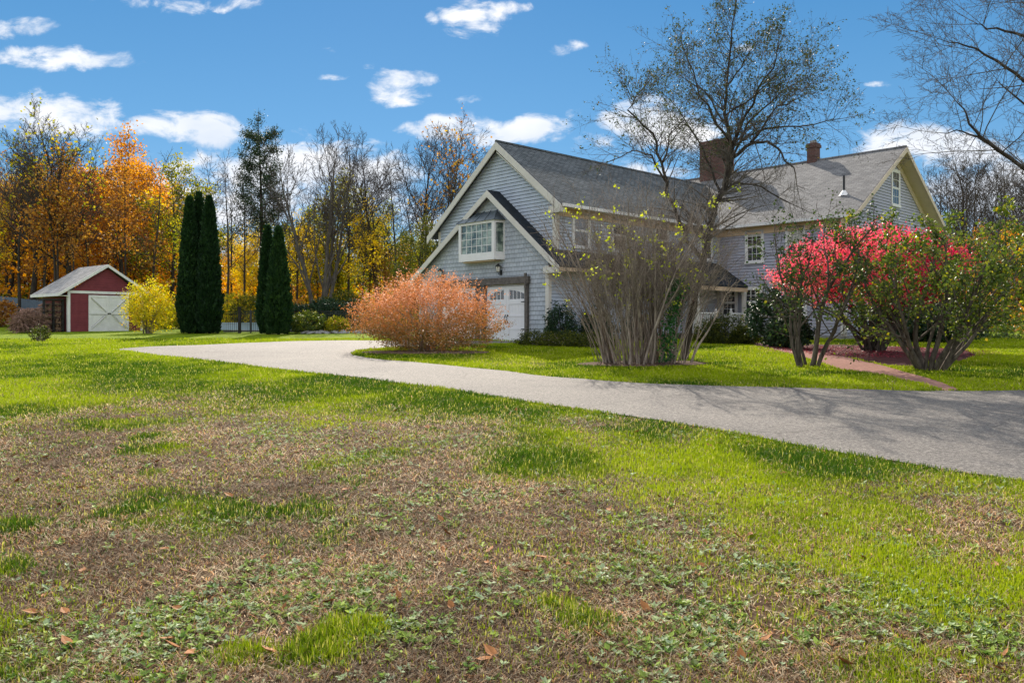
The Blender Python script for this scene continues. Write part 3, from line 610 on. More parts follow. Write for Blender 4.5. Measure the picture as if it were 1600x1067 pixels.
# the trees one can tell apart, left to right
wood('bareleaf1', 105, 56, 1.0, 'tall ivy-trunked tree with thin leafy crown behind the red shed roof', name='bare_tree')
wood('bare1', 48, 60, .95, 'leafless grey tree left of the ivy-trunked tree, over the wood pile', name='bare_tree')
wood('bareleaf0', 12, 62, .85, 'thin russet-tipped tree at the far left edge', name='bare_tree')
wood('orange0', 180, 66, .99, 'big orange maple above the red shed', name='maple_tree')
wood('orange1', 222, 74, .98, 'deep orange maple rising behind the shed gable', name='maple_tree')
wood('ygreen0', 262, 64, .84, 'yellow-green maple between the orange maple and the tall evergreen columns', name='maple_tree')
wood('yellow2', 20, 68, .75, 'golden tree at left edge behind the blue fence', name='maple_tree')
wood('orange2', 75, 72, .85, 'orange tree behind the leafless trees left of the shed', name='maple_tree')
wood('slimbare0', 315, 66, 1.0, 'slim leafless tree just behind the three tall evergreen columns', name='bare_tree')
wood('slimbare1', 340, 68, 1.05, 'slim leafless tree to the left of the tall pine', name='bare_tree')
wood('slimbare2', 362, 63, .85, 'slender leafless tree beside the pine trunk', name='bare_tree')
wood('pine', 405, 60, .98, 'tall pine with bare lower trunk above the two evergreen columns', name='pine_tree')
wood('fork', 500, 56, .99, 'large leafless tree with many spreading leaders behind the round green shrubs', name='bare_tree')
wood('bare2', 590, 60, .92, 'leafless tree with crooked limbs between spreading tree and garage', name='bare_tree')
wood('bare0', 645, 60, 1.0, 'leafless tree nearest the garage roof on its left', name='bare_tree')
wood('bareleaf0', 675, 58, .97, 'nearly bare tree with russet leaves touching the garage rake', name='bare_tree')
wood('ygreen1', 530, 66, .78, 'yellow-green maple behind the big spreading leafless tree', name='maple_tree')
wood('olive2', 470, 70, .66, 'dull olive tree between the evergreen columns and spreading tree', name='maple_tree')
wood('ygreen2', 600, 64, .62, 'low yellow-green tree right of the spreading leafless tree', name='maple_tree')
wood('yellow0', 410, 62, .46, 'golden low tree glowing behind the two evergreen columns', name='maple_tree')
wood('orange0', 640, 66, .45, 'orange low tree beside the garage eave', name='maple_tree')
wood('olive0', 672, 48, .42, 'green bushy tree hugging the garage left eave', name='maple_tree')
wood('slimbare1', 735, 62, .9, 'thin sparse tree whose top shows left of the garage peak', name='bare_tree')
# the ranks of the wood, each named by colour, row and the landmark below it
def where(px):
    for lim, t in ((25, 'at the far left edge'), (70, 'above the blue fence'), (110, 'over the wood pile'), (165, 'behind the shed roof'), (225, 'behind the shed gable'), (275, 'above the yellow shrub'), (345, 'behind the three evergreen columns'), (395, 'above the pool gate'),
                   (450, 'behind the pair of evergreen columns'), (500, 'behind the round green shrubs'), (560, 'left of the coral shrub'), (620, 'above the left half of the coral shrub'), (680, 'by the garage left eave'), (9999, 'hidden behind the garage')):
        if px < lim: return t
_seen = {}
def uniq(lb):
    n = _seen.get(lb, 0); _seen[lb] = n + 1
    return lb + ['', ', further right', ', rightmost of the three', ', last of the four'][min(n, 3)]
CN = dict(orange='orange', yellow='golden', ygreen='yellow-green', brown='russet', olive='olive')
rg = random.Random(77); ranks = []
grp = 'trees filling the woods behind the lawn'
for i in range(34):
    px = -40 + i * 22.5 + rg.uniform(-10, 10); Y_ = rg.uniform(66, 96)
    kinds = ['orange', 'yellow', 'brown', 'orange'] if px < 260 else (['ygreen', 'yellow', 'brown', 'olive'] if px > 430 else ['yellow', 'ygreen', 'brown', 'orange'])
    lim = .80 if px < 280 else .50
    c = rg.choice(kinds); wood('%s%d' % (c, rg.randrange(3)), px, Y_, lim * rg.uniform(.75, 1.05) * Y_ / 72, uniq('full-crowned %s tree, %s row, %s' % (CN[c], 'back' if Y_ > 82 else 'middle', where(px))), name='maple_tree', group=grp)
for i in range(40):
    px = -30 + i * 19 + rg.uniform(-9, 9); Y_ = rg.uniform(54, 80); c = rg.choice(['orange', 'yellow', 'brown'] if px < 300 else ['yellow', 'ygreen', 'brown'])
    sz_ = rg.uniform(.6, .92) * (1 if px < 300 else .75); wood('slim_%s%d' % (c, rg.randrange(3)), px, Y_, sz_, uniq('%s%s tree, %s row, %s' % ('small slender ' if sz_ < .6 else 'slender ', CN[c], 'front' if Y_ < 63 else 'inner', where(px))), name='autumn_tree', group='slender trees in the woods')
for px, Y_, sc, lb in [(30, 57, .95, 'above the left end of the blue fence'), (66, 58, .9, 'above the brush pile'), (88, 55, .95, 'over the stacked firewood'), (135, 56, .8, 'rising behind the shed roof ridge'), (196, 58, .85, 'above the right slope of the shed gable'), (238, 57, .9, 'directly above the yellow shrub'),
                       (272, 60, .9, 'touching the left evergreen column'), (352, 56, .9, 'just right of the three evergreen columns'), (383, 59, .85, 'left of the pine trunk'), (462, 57, .8, 'just right of the evergreen pair'), (545, 59, .85, 'above the left edge of the coral shrub'), (615, 57, .9, 'over the top of the coral shrub'), (700, 62, .85, 'against the garage rake')]:
    wood('slimbare%d' % (int(px) % 3), px, Y_, sc, 'thin dark bare trunk in the front rank, ' + lb, name='bare_tree', group='thin bare trunks in the front rank of the woods')
# behind the house and to its right
for i, (px, Y_, sc, k) in enumerate([(880, 85, .92, 'bareleaf0'), (925, 82, .98, 'slim_brown1'), (1005, 84, .96, 'bare1'), (960, 90, 1.0, 'bare2')]):
    wood(k, px, Y_, sc, ['russet treetop showing over the garage ridge nearest its peak', 'thin brown treetop over the middle of the garage ridge', 'bare treetop over the garage ridge beside the crabapple crown', 'bare treetop over the garage ridge left of the big chimney'][i], name='bare_tree', group='treetops over the garage ridge')
for i, (px, Y_, sc, k) in enumerate([(1455, 62, .88, 'slimbare0'), (1478, 58, .85, 'slimbare1'), (1500, 60, .95, 'bare1'), (1523, 66, 1.0, 'slimbare2'), (1548, 60, .9, 'slimbare0'), (1600, 62, .9, 'bare2'), (1625, 58, .9, 'slimbare1'), (1510, 72, 1.05, 'fork'), (1580, 74, 1.0, 'bare0')]):
    wood(k, px, Y_, sc, '%s leafless tree of the %s row right of the house gable' % (['leftmost thin', 'second thin', 'third bushy-topped', 'fourth tall thin', 'fifth thin', 'bushy-topped right-edge', 'rightmost thin', 'many-stemmed', 'tall bushy-topped'][i], 'front' if Y_ < 64 else 'back'), name='bare_tree', group='thin leafless trees right of the house')
wood('slimbare2', 1572, 36, .62, 'straight slender tree with thin trunk standing alone right of the green lilac', name='bare_tree')
for i, (px, Y_, sc, k) in enumerate([(1545, 52, .42, 'brown0'), (1600, 50, .42, 'orange1'), (1500, 56, .42, 'ygreen1'), (1640, 48, .45, 'yellow2'), (1570, 60, .5, 'brown2'), (1480, 60, .42, 'ygreen0'), (1680, 50, .5, 'ygreen2')]):
    wood(k, px, Y_, sc, 'low %s tree at the wood edge, %s' % (['russet', 'orange', 'yellow-green', 'golden', 'small brown', 'greenish', 'green-gold'][i], ['behind the lone slender trunk', 'at the right frame edge', 'behind the green lilac', 'just past the right edge', 'in the back row', 'nearest the house gable', 'far past the right edge'][i]), name='maple_tree', group='low trees at the wood edge right of the house')

def mass(name, label, boxes, size, mat, seed, asp=.45):
    """undergrowth that reads as one mass: leaf clumps standing on the ground"""
    g = np.random.RandomState(seed); Ps = []; rs = []
    for (x0, x1, y0, y1, h, ncl, per) in boxes:
        cx_ = g.uniform(x0, x1, ncl); cy_ = g.uniform(y0, y1, ncl); hh = h * (.4 + .6 * vnoise(cx_, cy_, 5, seed)) ; cz = gz(cx_, cy_) + g.uniform(0.05, 1, ncl) * hh
        sg = g.uniform(.35, .75, ncl)
        P = np.repeat(np.stack([cx_, cy_, cz], 1), per, 0) + g.normal(0, 1, (ncl * per, 3)) * np.repeat(sg, per)[:, None] * np.array([1, 1, .6])
        P[:, 2] = np.maximum(P[:, 2], gz(P[:, 0], P[:, 1]) + .05)
        Ps.append(P); rs.append(np.repeat(g.rand(ncl), per) * .6 + g.rand(ncl * per) * .4)
    V, Fs, r = leaves_at(g, np.concatenate(Ps), size, asp, 0, np.concatenate(rs))
    o = link(name, np_mesh(name, V, Fs, [mat], rnd=r)); tag(o, label, 'undergrowth', kind='stuff'); return o
mass('undergrowth', 'golden and orange undergrowth filling the woods left of the evergreens', [(-64, -22, 60, 95, 7.5, 1100, 40), (-30, -10, 66, 95, 5.0, 500, 40)], .26, M['l_orange'], 41)
mass('undergrowth', 'yellow green undergrowth along the edge of the woods', [(-60, -2, 63, 82, 3.6, 800, 40), (-28, -4, 54, 62, 2.0, 200, 40)], .24, M['l_ygreen'], 42)
mass('undergrowth', 'dark olive undergrowth deep in the woods', [(-75, 0, 78, 105, 6.0, 700, 40), (-60, -3, 62, 68, 1.8, 260, 40)], .3, M['l_olive'], 43)
mass('undergrowth', 'autumn undergrowth beyond the lawn right of the house', [(19, 45, 44, 66, 3.2, 420, 40)], .22, M['l_ygreen'], 44)
mass('undergrowth', 'russet undergrowth at the right edge beyond the lawn', [(24, 36, 42, 56, 3.0, 160, 40)], .2, M['l_brown'], 45)
mass('undergrowth', 'green bushes low at the right edge of the lawn', [(19.5, 26, 32, 38, 1.3, 60, 50)], .12, M['l_lilac'], 46)

# ================================================================ the house
HA = math.atan2(-.7263, .6874); HB = Vector((1.35, 30.0, 1.0))
house = empty('house', HB, HA, 'large grey clapboard house with attached garage wing, cream trim and dark shingle roofs', 'house')
def H2W(x, y, z=0): return (HB.x + .6874 * x + .7263 * y, HB.y - .7263 * x + .6874 * y, HB.z + z)
def TF(yy, x0=0, z0=0): return lambda a, b_, d: (x0 + a, yy - d, z0 + b_)     # wall facing local -y
def TR(xx, y0=0, z0=0): return lambda a, b_, d: (xx + d, y0 + a, z0 + b_)     # wall facing local +x
def TL(xx, y0=0, z0=0): return lambda a, b_, d: (xx - d, y0 + a, z0 + b_)
def TB(yy, x0=0, z0=0): return lambda a, b_, d: (x0 + a, yy + d, z0 + b_)
def tb(mb, T, a0, a1, b0, b1, d0, d1, m=0):
    mb.hexa([T(a0,b0,d0), T(a1,b0,d0), T(a1,b0,d1), T(a0,b0,d1)], [T(a0,b1,d0), T(a1,b1,d0), T(a1,b1,d1), T(a0,b1,d1)], m)
def clap(mb, T, z0, z1, lo, hi, step=.13, lip=.022, gap=.013):
    z = z0
    while z < z1 - 1e-4:
        zt = min(z + step, z1); a0, a1 = lo(z), hi(z); c0, c1 = lo(zt), hi(zt)
        if a1 - a0 > .02:
            if c1 < c0: c0 = c1 = (c0 + c1) / 2
            zz = z + gap      # each board overlaps the one below with a narrow open slot under its edge
            mb.face([T(a0, zz, lip), T(a1, zz, lip), T(c1, zt, .004), T(c0, zt, .004)])
            mb.face([T(a0, zz, -.05), T(a1, zz, -.05), T(a1, zz, lip), T(a0, zz, lip)])
            mb.face([T(a0, z, .004), T(a1, z, .004), T(a1, z, -.05), T(a0, z, -.05)])
            mb.face([T(a0, z, -.05), T(a1, z, -.05), T(a1, zz, -.05), T(a0, zz, -.05)])
        z = zt
def K(v): return lambda z: v

mb = MB()   # left wing, upper gable (faces local -y)
clap(mb, TF(.4), 2.6, 7.7, lambda z: max(-6.95, -3.01 - (7.86 - z) / .77), lambda z: min(0, -3.01 + (7.86 - z) / .81), .135, .030)
mb.build('gable_wall', M['clap'], house)
mb = MB(); clap(mb, TR(0), 3.2, 5.05, K(.4), K(11.3), .13, .034); clap(mb, TR(0), .25, 3.3, K(0.0), K(11.3), .13, .034); mb.build('side_wall', M['clap'], house)
mb = MB(); clap(mb, TL(-6.95), 0, 4.9, K(.4), K(14), .13)
mb.build('rear_side_wall', M['clap'], house)
# garage front with wall shingles
def zg(x): return 6.0 - .816 * (x + 3.11) if x > -3.11 else 6.0 - .65 * (-3.11 - x)
mb = MB(); xs_ = [-7.9, -6.3, -3.11, -.98, 0]
z = .0
rows = np.arange(.0, 5.95, .17)
for z in rows:
    zt = min(z + .17, 5.9); lo = lambda q: max(-7.9, -3.11 - (5.9 - q) / .65); hi = lambda q: min(0, -3.11 + (5.9 - q) / .816)
    spans = [(lo(z), hi(z), lo(zt), hi(zt))]
    if z < 2.3: spans = [(-7.9, -6.42, -7.9, -6.42), (-3.86, -3.50, -3.86, -3.50), (-1.05, 0, -1.05, 0)]
    for a0, a1, c0, c1 in spans:
        if a1 - a0 < .03: continue
        mb.face([(a0, -.02, z), (a1, -.02, z), (c1, -.002, zt), (c0, -.002, zt)]); mb.face([(a0, 0, z), (a1, 0, z), (a1, -.02, z), (a0, -.02, z)])
mb.build('shingled_garage_wall', M['shing'], house)
mb = MB(); tb(mb, TL(-7.9), 0, 6, 0, 2.8, -.02, 0); mb.build('garage_end_wall', M['shing'], house)

# right wing
mb = MB(); clap(mb, TF(11.3), .2, 5.05, K(0), K(6.0), .13, .034); mb.build('front_wall', M['clap2'], house)
mb = MB(); clap(mb, TR(6.0), .2, 8.45, lambda z: max(11.3, 16.25 - (8.50 - z) / .66), lambda z: min(21.2, 16.25 + (8.50 - z) / .66), .13, .034); mb.build('gable_wall', M['clap2'], house)
mb = MB(); tb(mb, TB(21.2), -6, 6, 0, 5.1, -.05, 0); tb(mb, TL(-6), 11.3, 21.2, 0, 5.1, -.05, 0); mb.build('rear_wall', M['clap2'], house)
mb = MB(); mb.box(.0, 6.0, 11.27, 11.4, -.4, .2); mb.box(5.9, 6.03, 11.4, 21.2, -.4, .2); mb.box(-.1, .03, 0, 11.2, -.4, .25); mb.build('foundation', M['found'], house)

def slab(mb, p0, p1, p2, p3, th=.12, m=0):       # p0..p3 counter-clockwise seen from above, th downwards
    t = [Vector(p) for p in (p0, p1, p2, p3)]; mb.hexa([p - Vector((0, 0, th)) for p in t], t, m)
mb = MB(); slab(mb, (.49, .12, 5.13), (.49, 14.9, 5.13), (-3.01, 14.9, 7.96), (-3.01, .12, 7.96)); slab(mb, (-3.01, .12, 7.96), (-3.01, 14.9, 7.96), (-7.44, 14.9, 4.55), (-7.44, .12, 4.55))
mb.tube([(-3.01, .1, 7.95), (-3.01, 14.9, 7.95)], .07, 6); mb.build('roof', M['roof'], house)
mb = MB(); slab(mb, (-5.8, 10.92, 5.16), (6.6, 10.92, 5.16), (6.6, 16.25, 8.66), (-5.8, 16.25, 8.66), .13); slab(mb, (6.6, 21.58, 5.16), (-5.8, 21.58, 5.16), (-5.8, 16.25, 8.66), (6.6, 16.25, 8.66), .13)
mb.tube([(-5.8, 16.25, 8.65), (6.6, 16.25, 8.65)], .07, 6); roofR = mb.build('roof', M['roof2'], house); roofR['label'] = 'paler weathered shingle roof of the right wing'
mb = MB(); slab(mb, (.75, -.25, 2.85), (.75, 7.2, 2.85), (-.0, 7.2, 3.462), (-.0, -.25, 3.462), .10); slab(mb, (.0, -.25, 3.462), (.0, .395, 3.462), (-3.11, .395, 6.0), (-3.11, -.25, 6.0), .10)
slab(mb, (-3.11, -.25, 6.0), (-3.11, .395, 6.0), (-8.28, .395, 2.64), (-8.28, -.25, 2.64), .10); slab(mb, (-6.95, .4, 3.504), (-6.95, 6, 3.504), (-8.28, 6, 2.64), (-8.28, .4, 2.64), .10)
pr = mb.build('lower_roof', M['dkroof'], house); pr['label'] = 'black shingle lower roof over the garage front'
def rake(mb, x0, z0, x1, z1, y0, y1, w_, drop=.02, m=0):   # board under the roof edge, constant-y plane
    mb.hexa([(x0, y0, z0 - drop - w_), (x1, y0, z1 - drop - w_), (x1, y1, z1 - drop - w_), (x0, y1, z0 - drop - w_)], [(x0, y0, z0 - drop), (x1, y0, z1 - drop), (x1, y1, z1 - drop), (x0, y1, z0 - drop)], m)
for a_ in ((-3.01, 7.95, .52, 5.10, .08, .12, .30), (-7.47, 4.53, -3.01, 7.95, .08, .12, .30), (-3.11, 5.99, .78, 2.81, -.30, -.252, .26), (-8.31, 2.61, -3.11, 5.99, -.30, -.252, .26)):
    mb = MB(); rake(mb, *a_); mb.build('rake_board', M['trim'], house)
mb = MB(); mb.hexa([(-3.01, .14, 7.5), (.3, .14, 4.9), (.3, .39, 4.9), (-3.01, .39, 7.5)], [(-3.01, .14, 7.55), (.3, .14, 4.95), (.3, .39, 4.95), (-3.01, .39, 7.55)])
mb.build('gable_soffit', M['trim'], house)
for bs in ([(-.14, .042, .355, .40, 3.55, 5.05), (0.0, .044, .40, .54, 3.5, 5.0)], [(-.13, .042, -.040, .0, .1, 2.85), (0.0, .044, .0, .12, .1, 2.85)], [(-7.0, -6.85, .355, .40, 3.3, 4.7)], [(5.86, 6.042, 11.255, 11.30, .2, 5.0), (6.0, 6.045, 11.30, 11.46, .2, 5.1)], [(0.036, .12, 11.25, 11.30, .25, 5.0)]):
    mb = MB(); [mb.box(*b_) for b_ in bs]; mb.build('corner_board', M['trim'], house)
for b_ in ((-.05, .72, -.24, -.04, 2.55, 2.78), (-.10, .52, .10, .36, 4.80, 5.05)):
    mb = MB(); mb.box(*b_); mb.build('cornice_return', M['trim'], house)
mb = MB()   # eaves: soffit and frieze
mb.box(.03, .065, .5, 11.2, 4.74, 5.0); mb.box(.0, .48, .36, 10.9, 5.0, 5.03)
mb.box(.05, 6.0, 11.235, 11.28, 4.72, 5.02); mb.box(.5, 6.55, 10.96, 11.276, 5.02, 5.05)
mb.box(.03, .70, -.03, 7.1, 2.68, 2.74); mb.box(.70, .745, -.2, 7.1, 2.62, 2.80)
mb.build('frieze_board', M['frieze'], house)
mb = MB()   # right gable rakes and deep soffit
for s_ in (-1, 1):
    e = 16.25 + s_ * 5.33
    for (x0, x1, w_, d_) in ((6.6, 6.64, .22, .02), (6.05, 6.6, .05, .15), (6.02, 6.06, .36, .16)):
        mb.hexa([(x0, 16.25, 8.66 - d_ - w_), (x1, 16.25, 8.66 - d_ - w_), (x1, e, 5.16 - d_ - w_), (x0, e, 5.16 - d_ - w_)], [(x0, 16.25, 8.66 - d_), (x1, 16.25, 8.66 - d_), (x1, e, 5.16 - d_), (x0, e, 5.16 - d_)])
mb.build('rake_boards', plain('tan_rake_paint', (.56, .46, .35), .6, .1, 2), house)
mb = MB(); mb.box(.49, .60, .2, 11.0, 5.0, 5.12); g_ = mb.build('gutter', M['white'], house)
mb = MB(); mb.box(.5, 6.6, 10.82, 10.92, 5.03, 5.15); g_ = mb.build('gutter', M['white'], house)
mb = MB(); mb.tube([(5.95, 11.18, 4.95), (5.95, 11.18, .3)], .045, 8); mb.build('downspout', M['white'], house)

def window(T, w_, h_, cols=3, shade=0.0, trim=.10, rows=2, mat='white', glass='glass', parent=None, sashes=2):
    mb = MB(); tb(mb, T, 0, trim, 0, h_, .005, .065); tb(mb, T, w_ - trim, w_, 0, h_, .005, .065); tb(mb, T, trim, w_ - trim, h_ - trim, h_, .005, .065); tb(mb, T, -.03, w_ + .03, -.05, .05, .005, .095)
    fr = mb.build('window', M[mat], parent or house)
    a0, a1, b0, b1 = trim, w_ - trim, .05, h_ - trim
    mb = MB(); mid = (b0 + b1) / 2
    segs = [(b0, mid), (mid, b1)] if sashes == 2 else [(b0, b1)]
    for si, (c0, c1) in enumerate(segs):
        d0, d1 = (.034, .050) if si == 0 else (.034, .058)
        tb(mb, T, a0, a0 + .04, c0, c1, d0, d1); tb(mb, T, a1 - .04, a1, c0, c1, d0, d1); tb(mb, T, a0 + .04, a1 - .04, c0, c0 + .045, d0, d1); tb(mb, T, a0 + .04, a1 - .04, c1 - .04, c1, d0, d1)
        iw = a1 - a0 - .08; ih = c1 - c0 - .085
        for k in range(1, cols): x = a0 + .04 + iw * k / cols; tb(mb, T, x - .011, x + .011, c0 + .045, c1 - .04, d0, d1 - .006)
        for k in range(1, rows): zz = c0 + .045 + ih * k / rows; tb(mb, T, a0 + .04, a1 - .04, zz - .010, zz + .010, d0, d1 - .008)
    mb.build('sash', M['white'], fr)
    mb = MB(); tb(mb, T, a0, a1, b0, b1 , .0345, .0390); mb.build('pane', M[glass], fr)
    if shade: mb = MB(); tb(mb, T, a0 + .04, a1 - .04, b1 - (b1 - b0) * shade, b1 - .04, .0395, .0425); mb.build('blind', M['shade'], fr)
    return fr
for y_ in (1.26, 3.57, 6.4, 9.8): window(TR(0, y_, 3.62), 1.03, 1.34, 1, .0, .10, 1)
window(TF(11.3, 1.469, 3.46), .92, 1.46, 3, .16); window(TF(11.3, 3.42, 3.46), .90, 1.46, 3, .55)
window(TF(11.3, 1.40, 1.06), .94, 1.32, 3, 0); window(TF(11.3, .22, 1.06), .86, 1.30, 3, 0); window(TF(11.3, 3.5, 1.06), .9, 1.3, 3, 0)
window(TR(6.0, 16.0, 6.08), .95, 1.66, 3, .0, .11); window(TR(6.0, 13.2, 3.5), .9, 1.4, 3); window(TR(6.0, 18.2, 3.5), .9, 1.4, 3); window(TR(6.0, 13.4, 1.0), .9, 1.4, 3); window(TR(0, 4.6, .95), .9, 1.3, 3)

# bay window of the garage gable
mb = MB(); x0, x1, dd, q = -4.656, -2.51, .45, .16; z0, z1 = 3.21, 4.75
pl = [(x0 - q, 0), (x0, -dd), (x1, -dd), (x1 + q, 0)]
def prism(mb, P2, za, zb, m=0):
    n = len(P2); i = len(mb.v); mb.v += [(p[0], p[1], za) for p in P2] + [(p[0], p[1], zb) for p in P2]
    mb.f.append(tuple(range(i, i + n))[::-1]); mb.f.append(tuple(range(i + n, i + 2 * n))); mb.m += [m, m]
    for k in range(n): mb.f.append((i + k, i + (k + 1) % n, i + n + (k + 1) % n, i + n + k)); mb.m.append(m)
prism(mb, pl, z0, z0 + .30); prism(mb, pl, z1 - .10, z1)
mb.box(x0, x0 + .14, -dd, -dd + .10, z0 + .3, z1 - .1); mb.box(x1 - .14, x1, -dd, -dd + .10, z0 + .3, z1 - .1)
for s_ in (0, 1):
    A_, B_ = (pl[3], pl[2]) if s_ else (pl[0], pl[1]); v = Vector((B_[0] - A_[0], B_[1] - A_[1])); 
    for f0, f1 in ((0, .14), (.86, 1)): 
        p_, r_ = Vector(A_) + v * f0, Vector(A_) + v * f1; nrm = Vector((v.y, -v.x)).normalized() * (-.05 if s_ else .05)
        if (Vector((p_.x, p_.y)) + nrm - Vector(((x0 + x1) / 2, -.1))).length > (Vector((p_.x, p_.y)) - Vector(((x0 + x1) / 2, -.1))).length: nrm = -nrm
        mb.hexa([(p_.x, p_.y, z0 + .3), (r_.x, r_.y, z0 + .3), (r_.x + nrm.x, r_.y + nrm.y, z0 + .3), (p_.x + nrm.x, p_.y + nrm.y, z0 + .3)], [(p_.x, p_.y, z1 - .1), (r_.x, r_.y, z1 - .1), (r_.x + nrm.x, r_.y + nrm.y, z1 - .1), (p_.x + nrm.x, p_.y + nrm.y, z1 - .1)])
bay = mb.build('bay_window', M['white'], house)
mb = MB(); prism(mb, [(x0 - q + .06, -.03), (x0 + .05, -dd + .05), (x1 - .05, -dd + .05), (x1 + q - .06, -.03)], z0 + .3, z1 - .1); mb.build('pane', M['glass2'], bay)
mb = MB(); T = TF(-dd + .05, x0 + .14, z0 + .3); W_ = x1 - x0 - .28; Hh = z1 - z0 - .4
for k in range(1, 6): tb(mb, T, W_ * k / 6 - .011, W_ * k / 6 + .011, 0, Hh, .002, .016)
for k in range(1, 4): tb(mb, T, 0, W_, Hh * k / 4 - .011, Hh * k / 4 + .011, .002, .014)
mb.build('muntins', M['white'], bay)
mb = MB(); ov = .07; e0, e1 = (x0 - ov, -dd - ov, z1), (x1 + ov, -dd - ov, z1); l0, r0 = (x0 - q - ov, -.005, z1), (x1 + q + ov, -.005, z1); t0, t1 = (x0 + .35, -.005, z1 + .44), (x1 - .3, -.005, z1 + .44)
mb.face([e0, e1, t1, t0]); mb.face([l0, e0, t0]); mb.face([e1, r0, t1]); mb.face([l0, r0, e1, e0])
for k in range(0, 5):
    f = k / 4; a = Vector(e0).lerp(Vector(e1), f); c = Vector(t0).lerp(Vector(t1), f); mb.bar(a + Vector((0, 0, .015)), c + Vector((0, 0, .015)), .03, .035)
mb.build('bay_roof', M['metal'], bay)
mb = MB(); mb.box(x0 + .2, x1 - .1, -.36, -.001, z0 - .05, z0 - .002); mb.build('bay_soffit', M['frieze'], bay)

# garage doors
def gdoor(xa, wd_):
    mb = MB(); T = TF(.06, xa, 0); H_ = 2.16; tb(mb, T, 0, wd_, 0, H_, 0, .03)
    hw = wd_ / 2
    for s_ in (0, 1):
        o_ = s_ * hw
        tb(mb, T, o_ + .0, o_ + .13, 0.0, H_, .03, .05); tb(mb, T, o_ + hw - .13, o_ + hw - .004, 0.0, H_, .03, .05)
        tb(mb, T, o_ + .13, o_ + hw - .13, 1.46, 1.62, .03, .05); tb(mb, T, o_ + .13, o_ + hw - .13, 0, .14, .03, .05); tb(mb, T, o_ + .13, o_ + hw - .13, H_ - .12, H_, .03, .05); tb(mb, T, o_ + .13, o_ + hw - .13, .98, 1.04, .03, .045); tb(mb, T, o_ + .13, o_ + hw - .13, .48, .53, .03, .045)
        for k in range(1, 5): x = o_ + .13 + (hw - .26) * k / 5; tb(mb, T, x - .008, x + .008, .14, 1.46, .03, .034)
    d = mb.build('garage_door', M['garage'], house)
    for s_ in (0, 1):
        for k in range(4):
            f = ((s_ * 4 + k) + .5) / 8; arc = 1 - ((f - .5) * 2) ** 2
            w1 = (hw - .30) / 4; xa_ = s_ * hw + .15 + k * w1; top0 = 1.80 + .22 * (1 - ((xa_ + .0) / wd_ * 2 - 1) ** 2); top1 = 1.80 + .22 * (1 - ((xa_ + w1) / wd_ * 2 - 1) ** 2)
            mb = MB(); mb.hexa([T(xa_ + .025, 1.66, .03), T(xa_ + w1 - .025, 1.66, .03), T(xa_ + w1 - .025, 1.66, .038), T(xa_ + .025, 1.66, .038)], [T(xa_ + .025, top0, .03), T(xa_ + w1 - .025, top1, .03), T(xa_ + w1 - .025, top1, .038), T(xa_ + .025, top0, .038)])
            mb.build('window_pane', M['glass'], d)
    for xa_, s_ in ((.02, 1), (wd_ - .02, -1)):
        for z_ in (1.54, .50):
            mb = MB(); mb.hexa([T(xa_, z_ - .03, .05), T(xa_ + s_ * .30, z_ - .012, .05), T(xa_ + s_ * .30, z_ - .012, .062), T(xa_, z_ - .03, .062)], [T(xa_, z_ + .03, .05), T(xa_ + s_ * .30, z_ + .012, .05), T(xa_ + s_ * .30, z_ + .012, .062), T(xa_, z_ + .03, .062)]); mb.build('hinge', M['iron'], d)
    for s_ in (-1, 1):
        mb = MB(); x = hw + s_ * .065; mb.tube([T(x, .78, .05), T(x, .82, .10), T(x, .98, .10), T(x, 1.02, .05)], .015, 6); tb(mb, T, x - .025, x + .025, .74, .82, .05, .06); tb(mb, T, x - .025, x + .025, .98, 1.06, .05, .06); mb.build('handle', M['iron'], d)
gdoor(-3.43, 2.28); gdoor(-6.28, 2.28)
mb = MB(); mb.box(-6.6, -.93, -.16, -.022, 2.24, 2.50); mb.box(-1.15, -1.0, -.13, -.022, .0, 2.24); mb.box(-3.62, -3.46, -.13, -.022, 0, 2.24); mb.box(-4.0, -3.86, -.13, -.022, 0, 2.24); mb.box(-6.45, -6.3, -.13, -.022, 0, 2.24)
mb.box(-3.86, -3.62, -.10, -.022, 1.95, 2.24); mb.bar((-1.07, -.15, 2.05), (-1.07, -.15, 2.62), .10, .06)
mb.build('timber_lintel', M['timber'], house)
mb = MB(); mb.box(-7.9, -6.3, .02, .4, 0, 2.3); mb.box(-6.3, -1.0, .12, .4, 0, 2.3); mb.build('door_jamb', M['garage'], house)
def lantern(x, z_):
    mb = MB(); y0 = -.03; mb.box(x - .06, x + .06, -.05, -.021, z_ - .22, z_ - .02); mb.tube([(x, -.05, z_ - .12), (x, -.12, z_ - .2), (x, -.17, z_ - .17), (x, -.17, z_ - .11)], .014, 6)
    mb.tube([(x, -.17, z_ - .13), (x, -.17, z_ - .10)], [.05, .075], 6)
    mb.tube([(x, -.17, z_ + .10), (x, -.17, z_ + .13), (x, -.17, z_ + .20), (x, -.17, z_ + .24)], [.13, .12, .03, .012], 6)
    for k in range(6):
        a = k * math.pi / 3; mb.bar((x + .07 * math.cos(a), -.17 + .07 * math.sin(a), z_ - .10), (x + .105 * math.cos(a), -.17 + .105 * math.sin(a), z_ + .10), .010, .010)
    f = mb.build('wall_lantern', M['iron'], house); mb = MB(); mb.tube([(x, -.17, z_ - .095), (x, -.17, z_ + .098)], [.062, .095], 6); mb.build('lamp_glass', M['lamp'], f)
lantern(-2.567, 2.83); lantern(-6.2, 2.83)

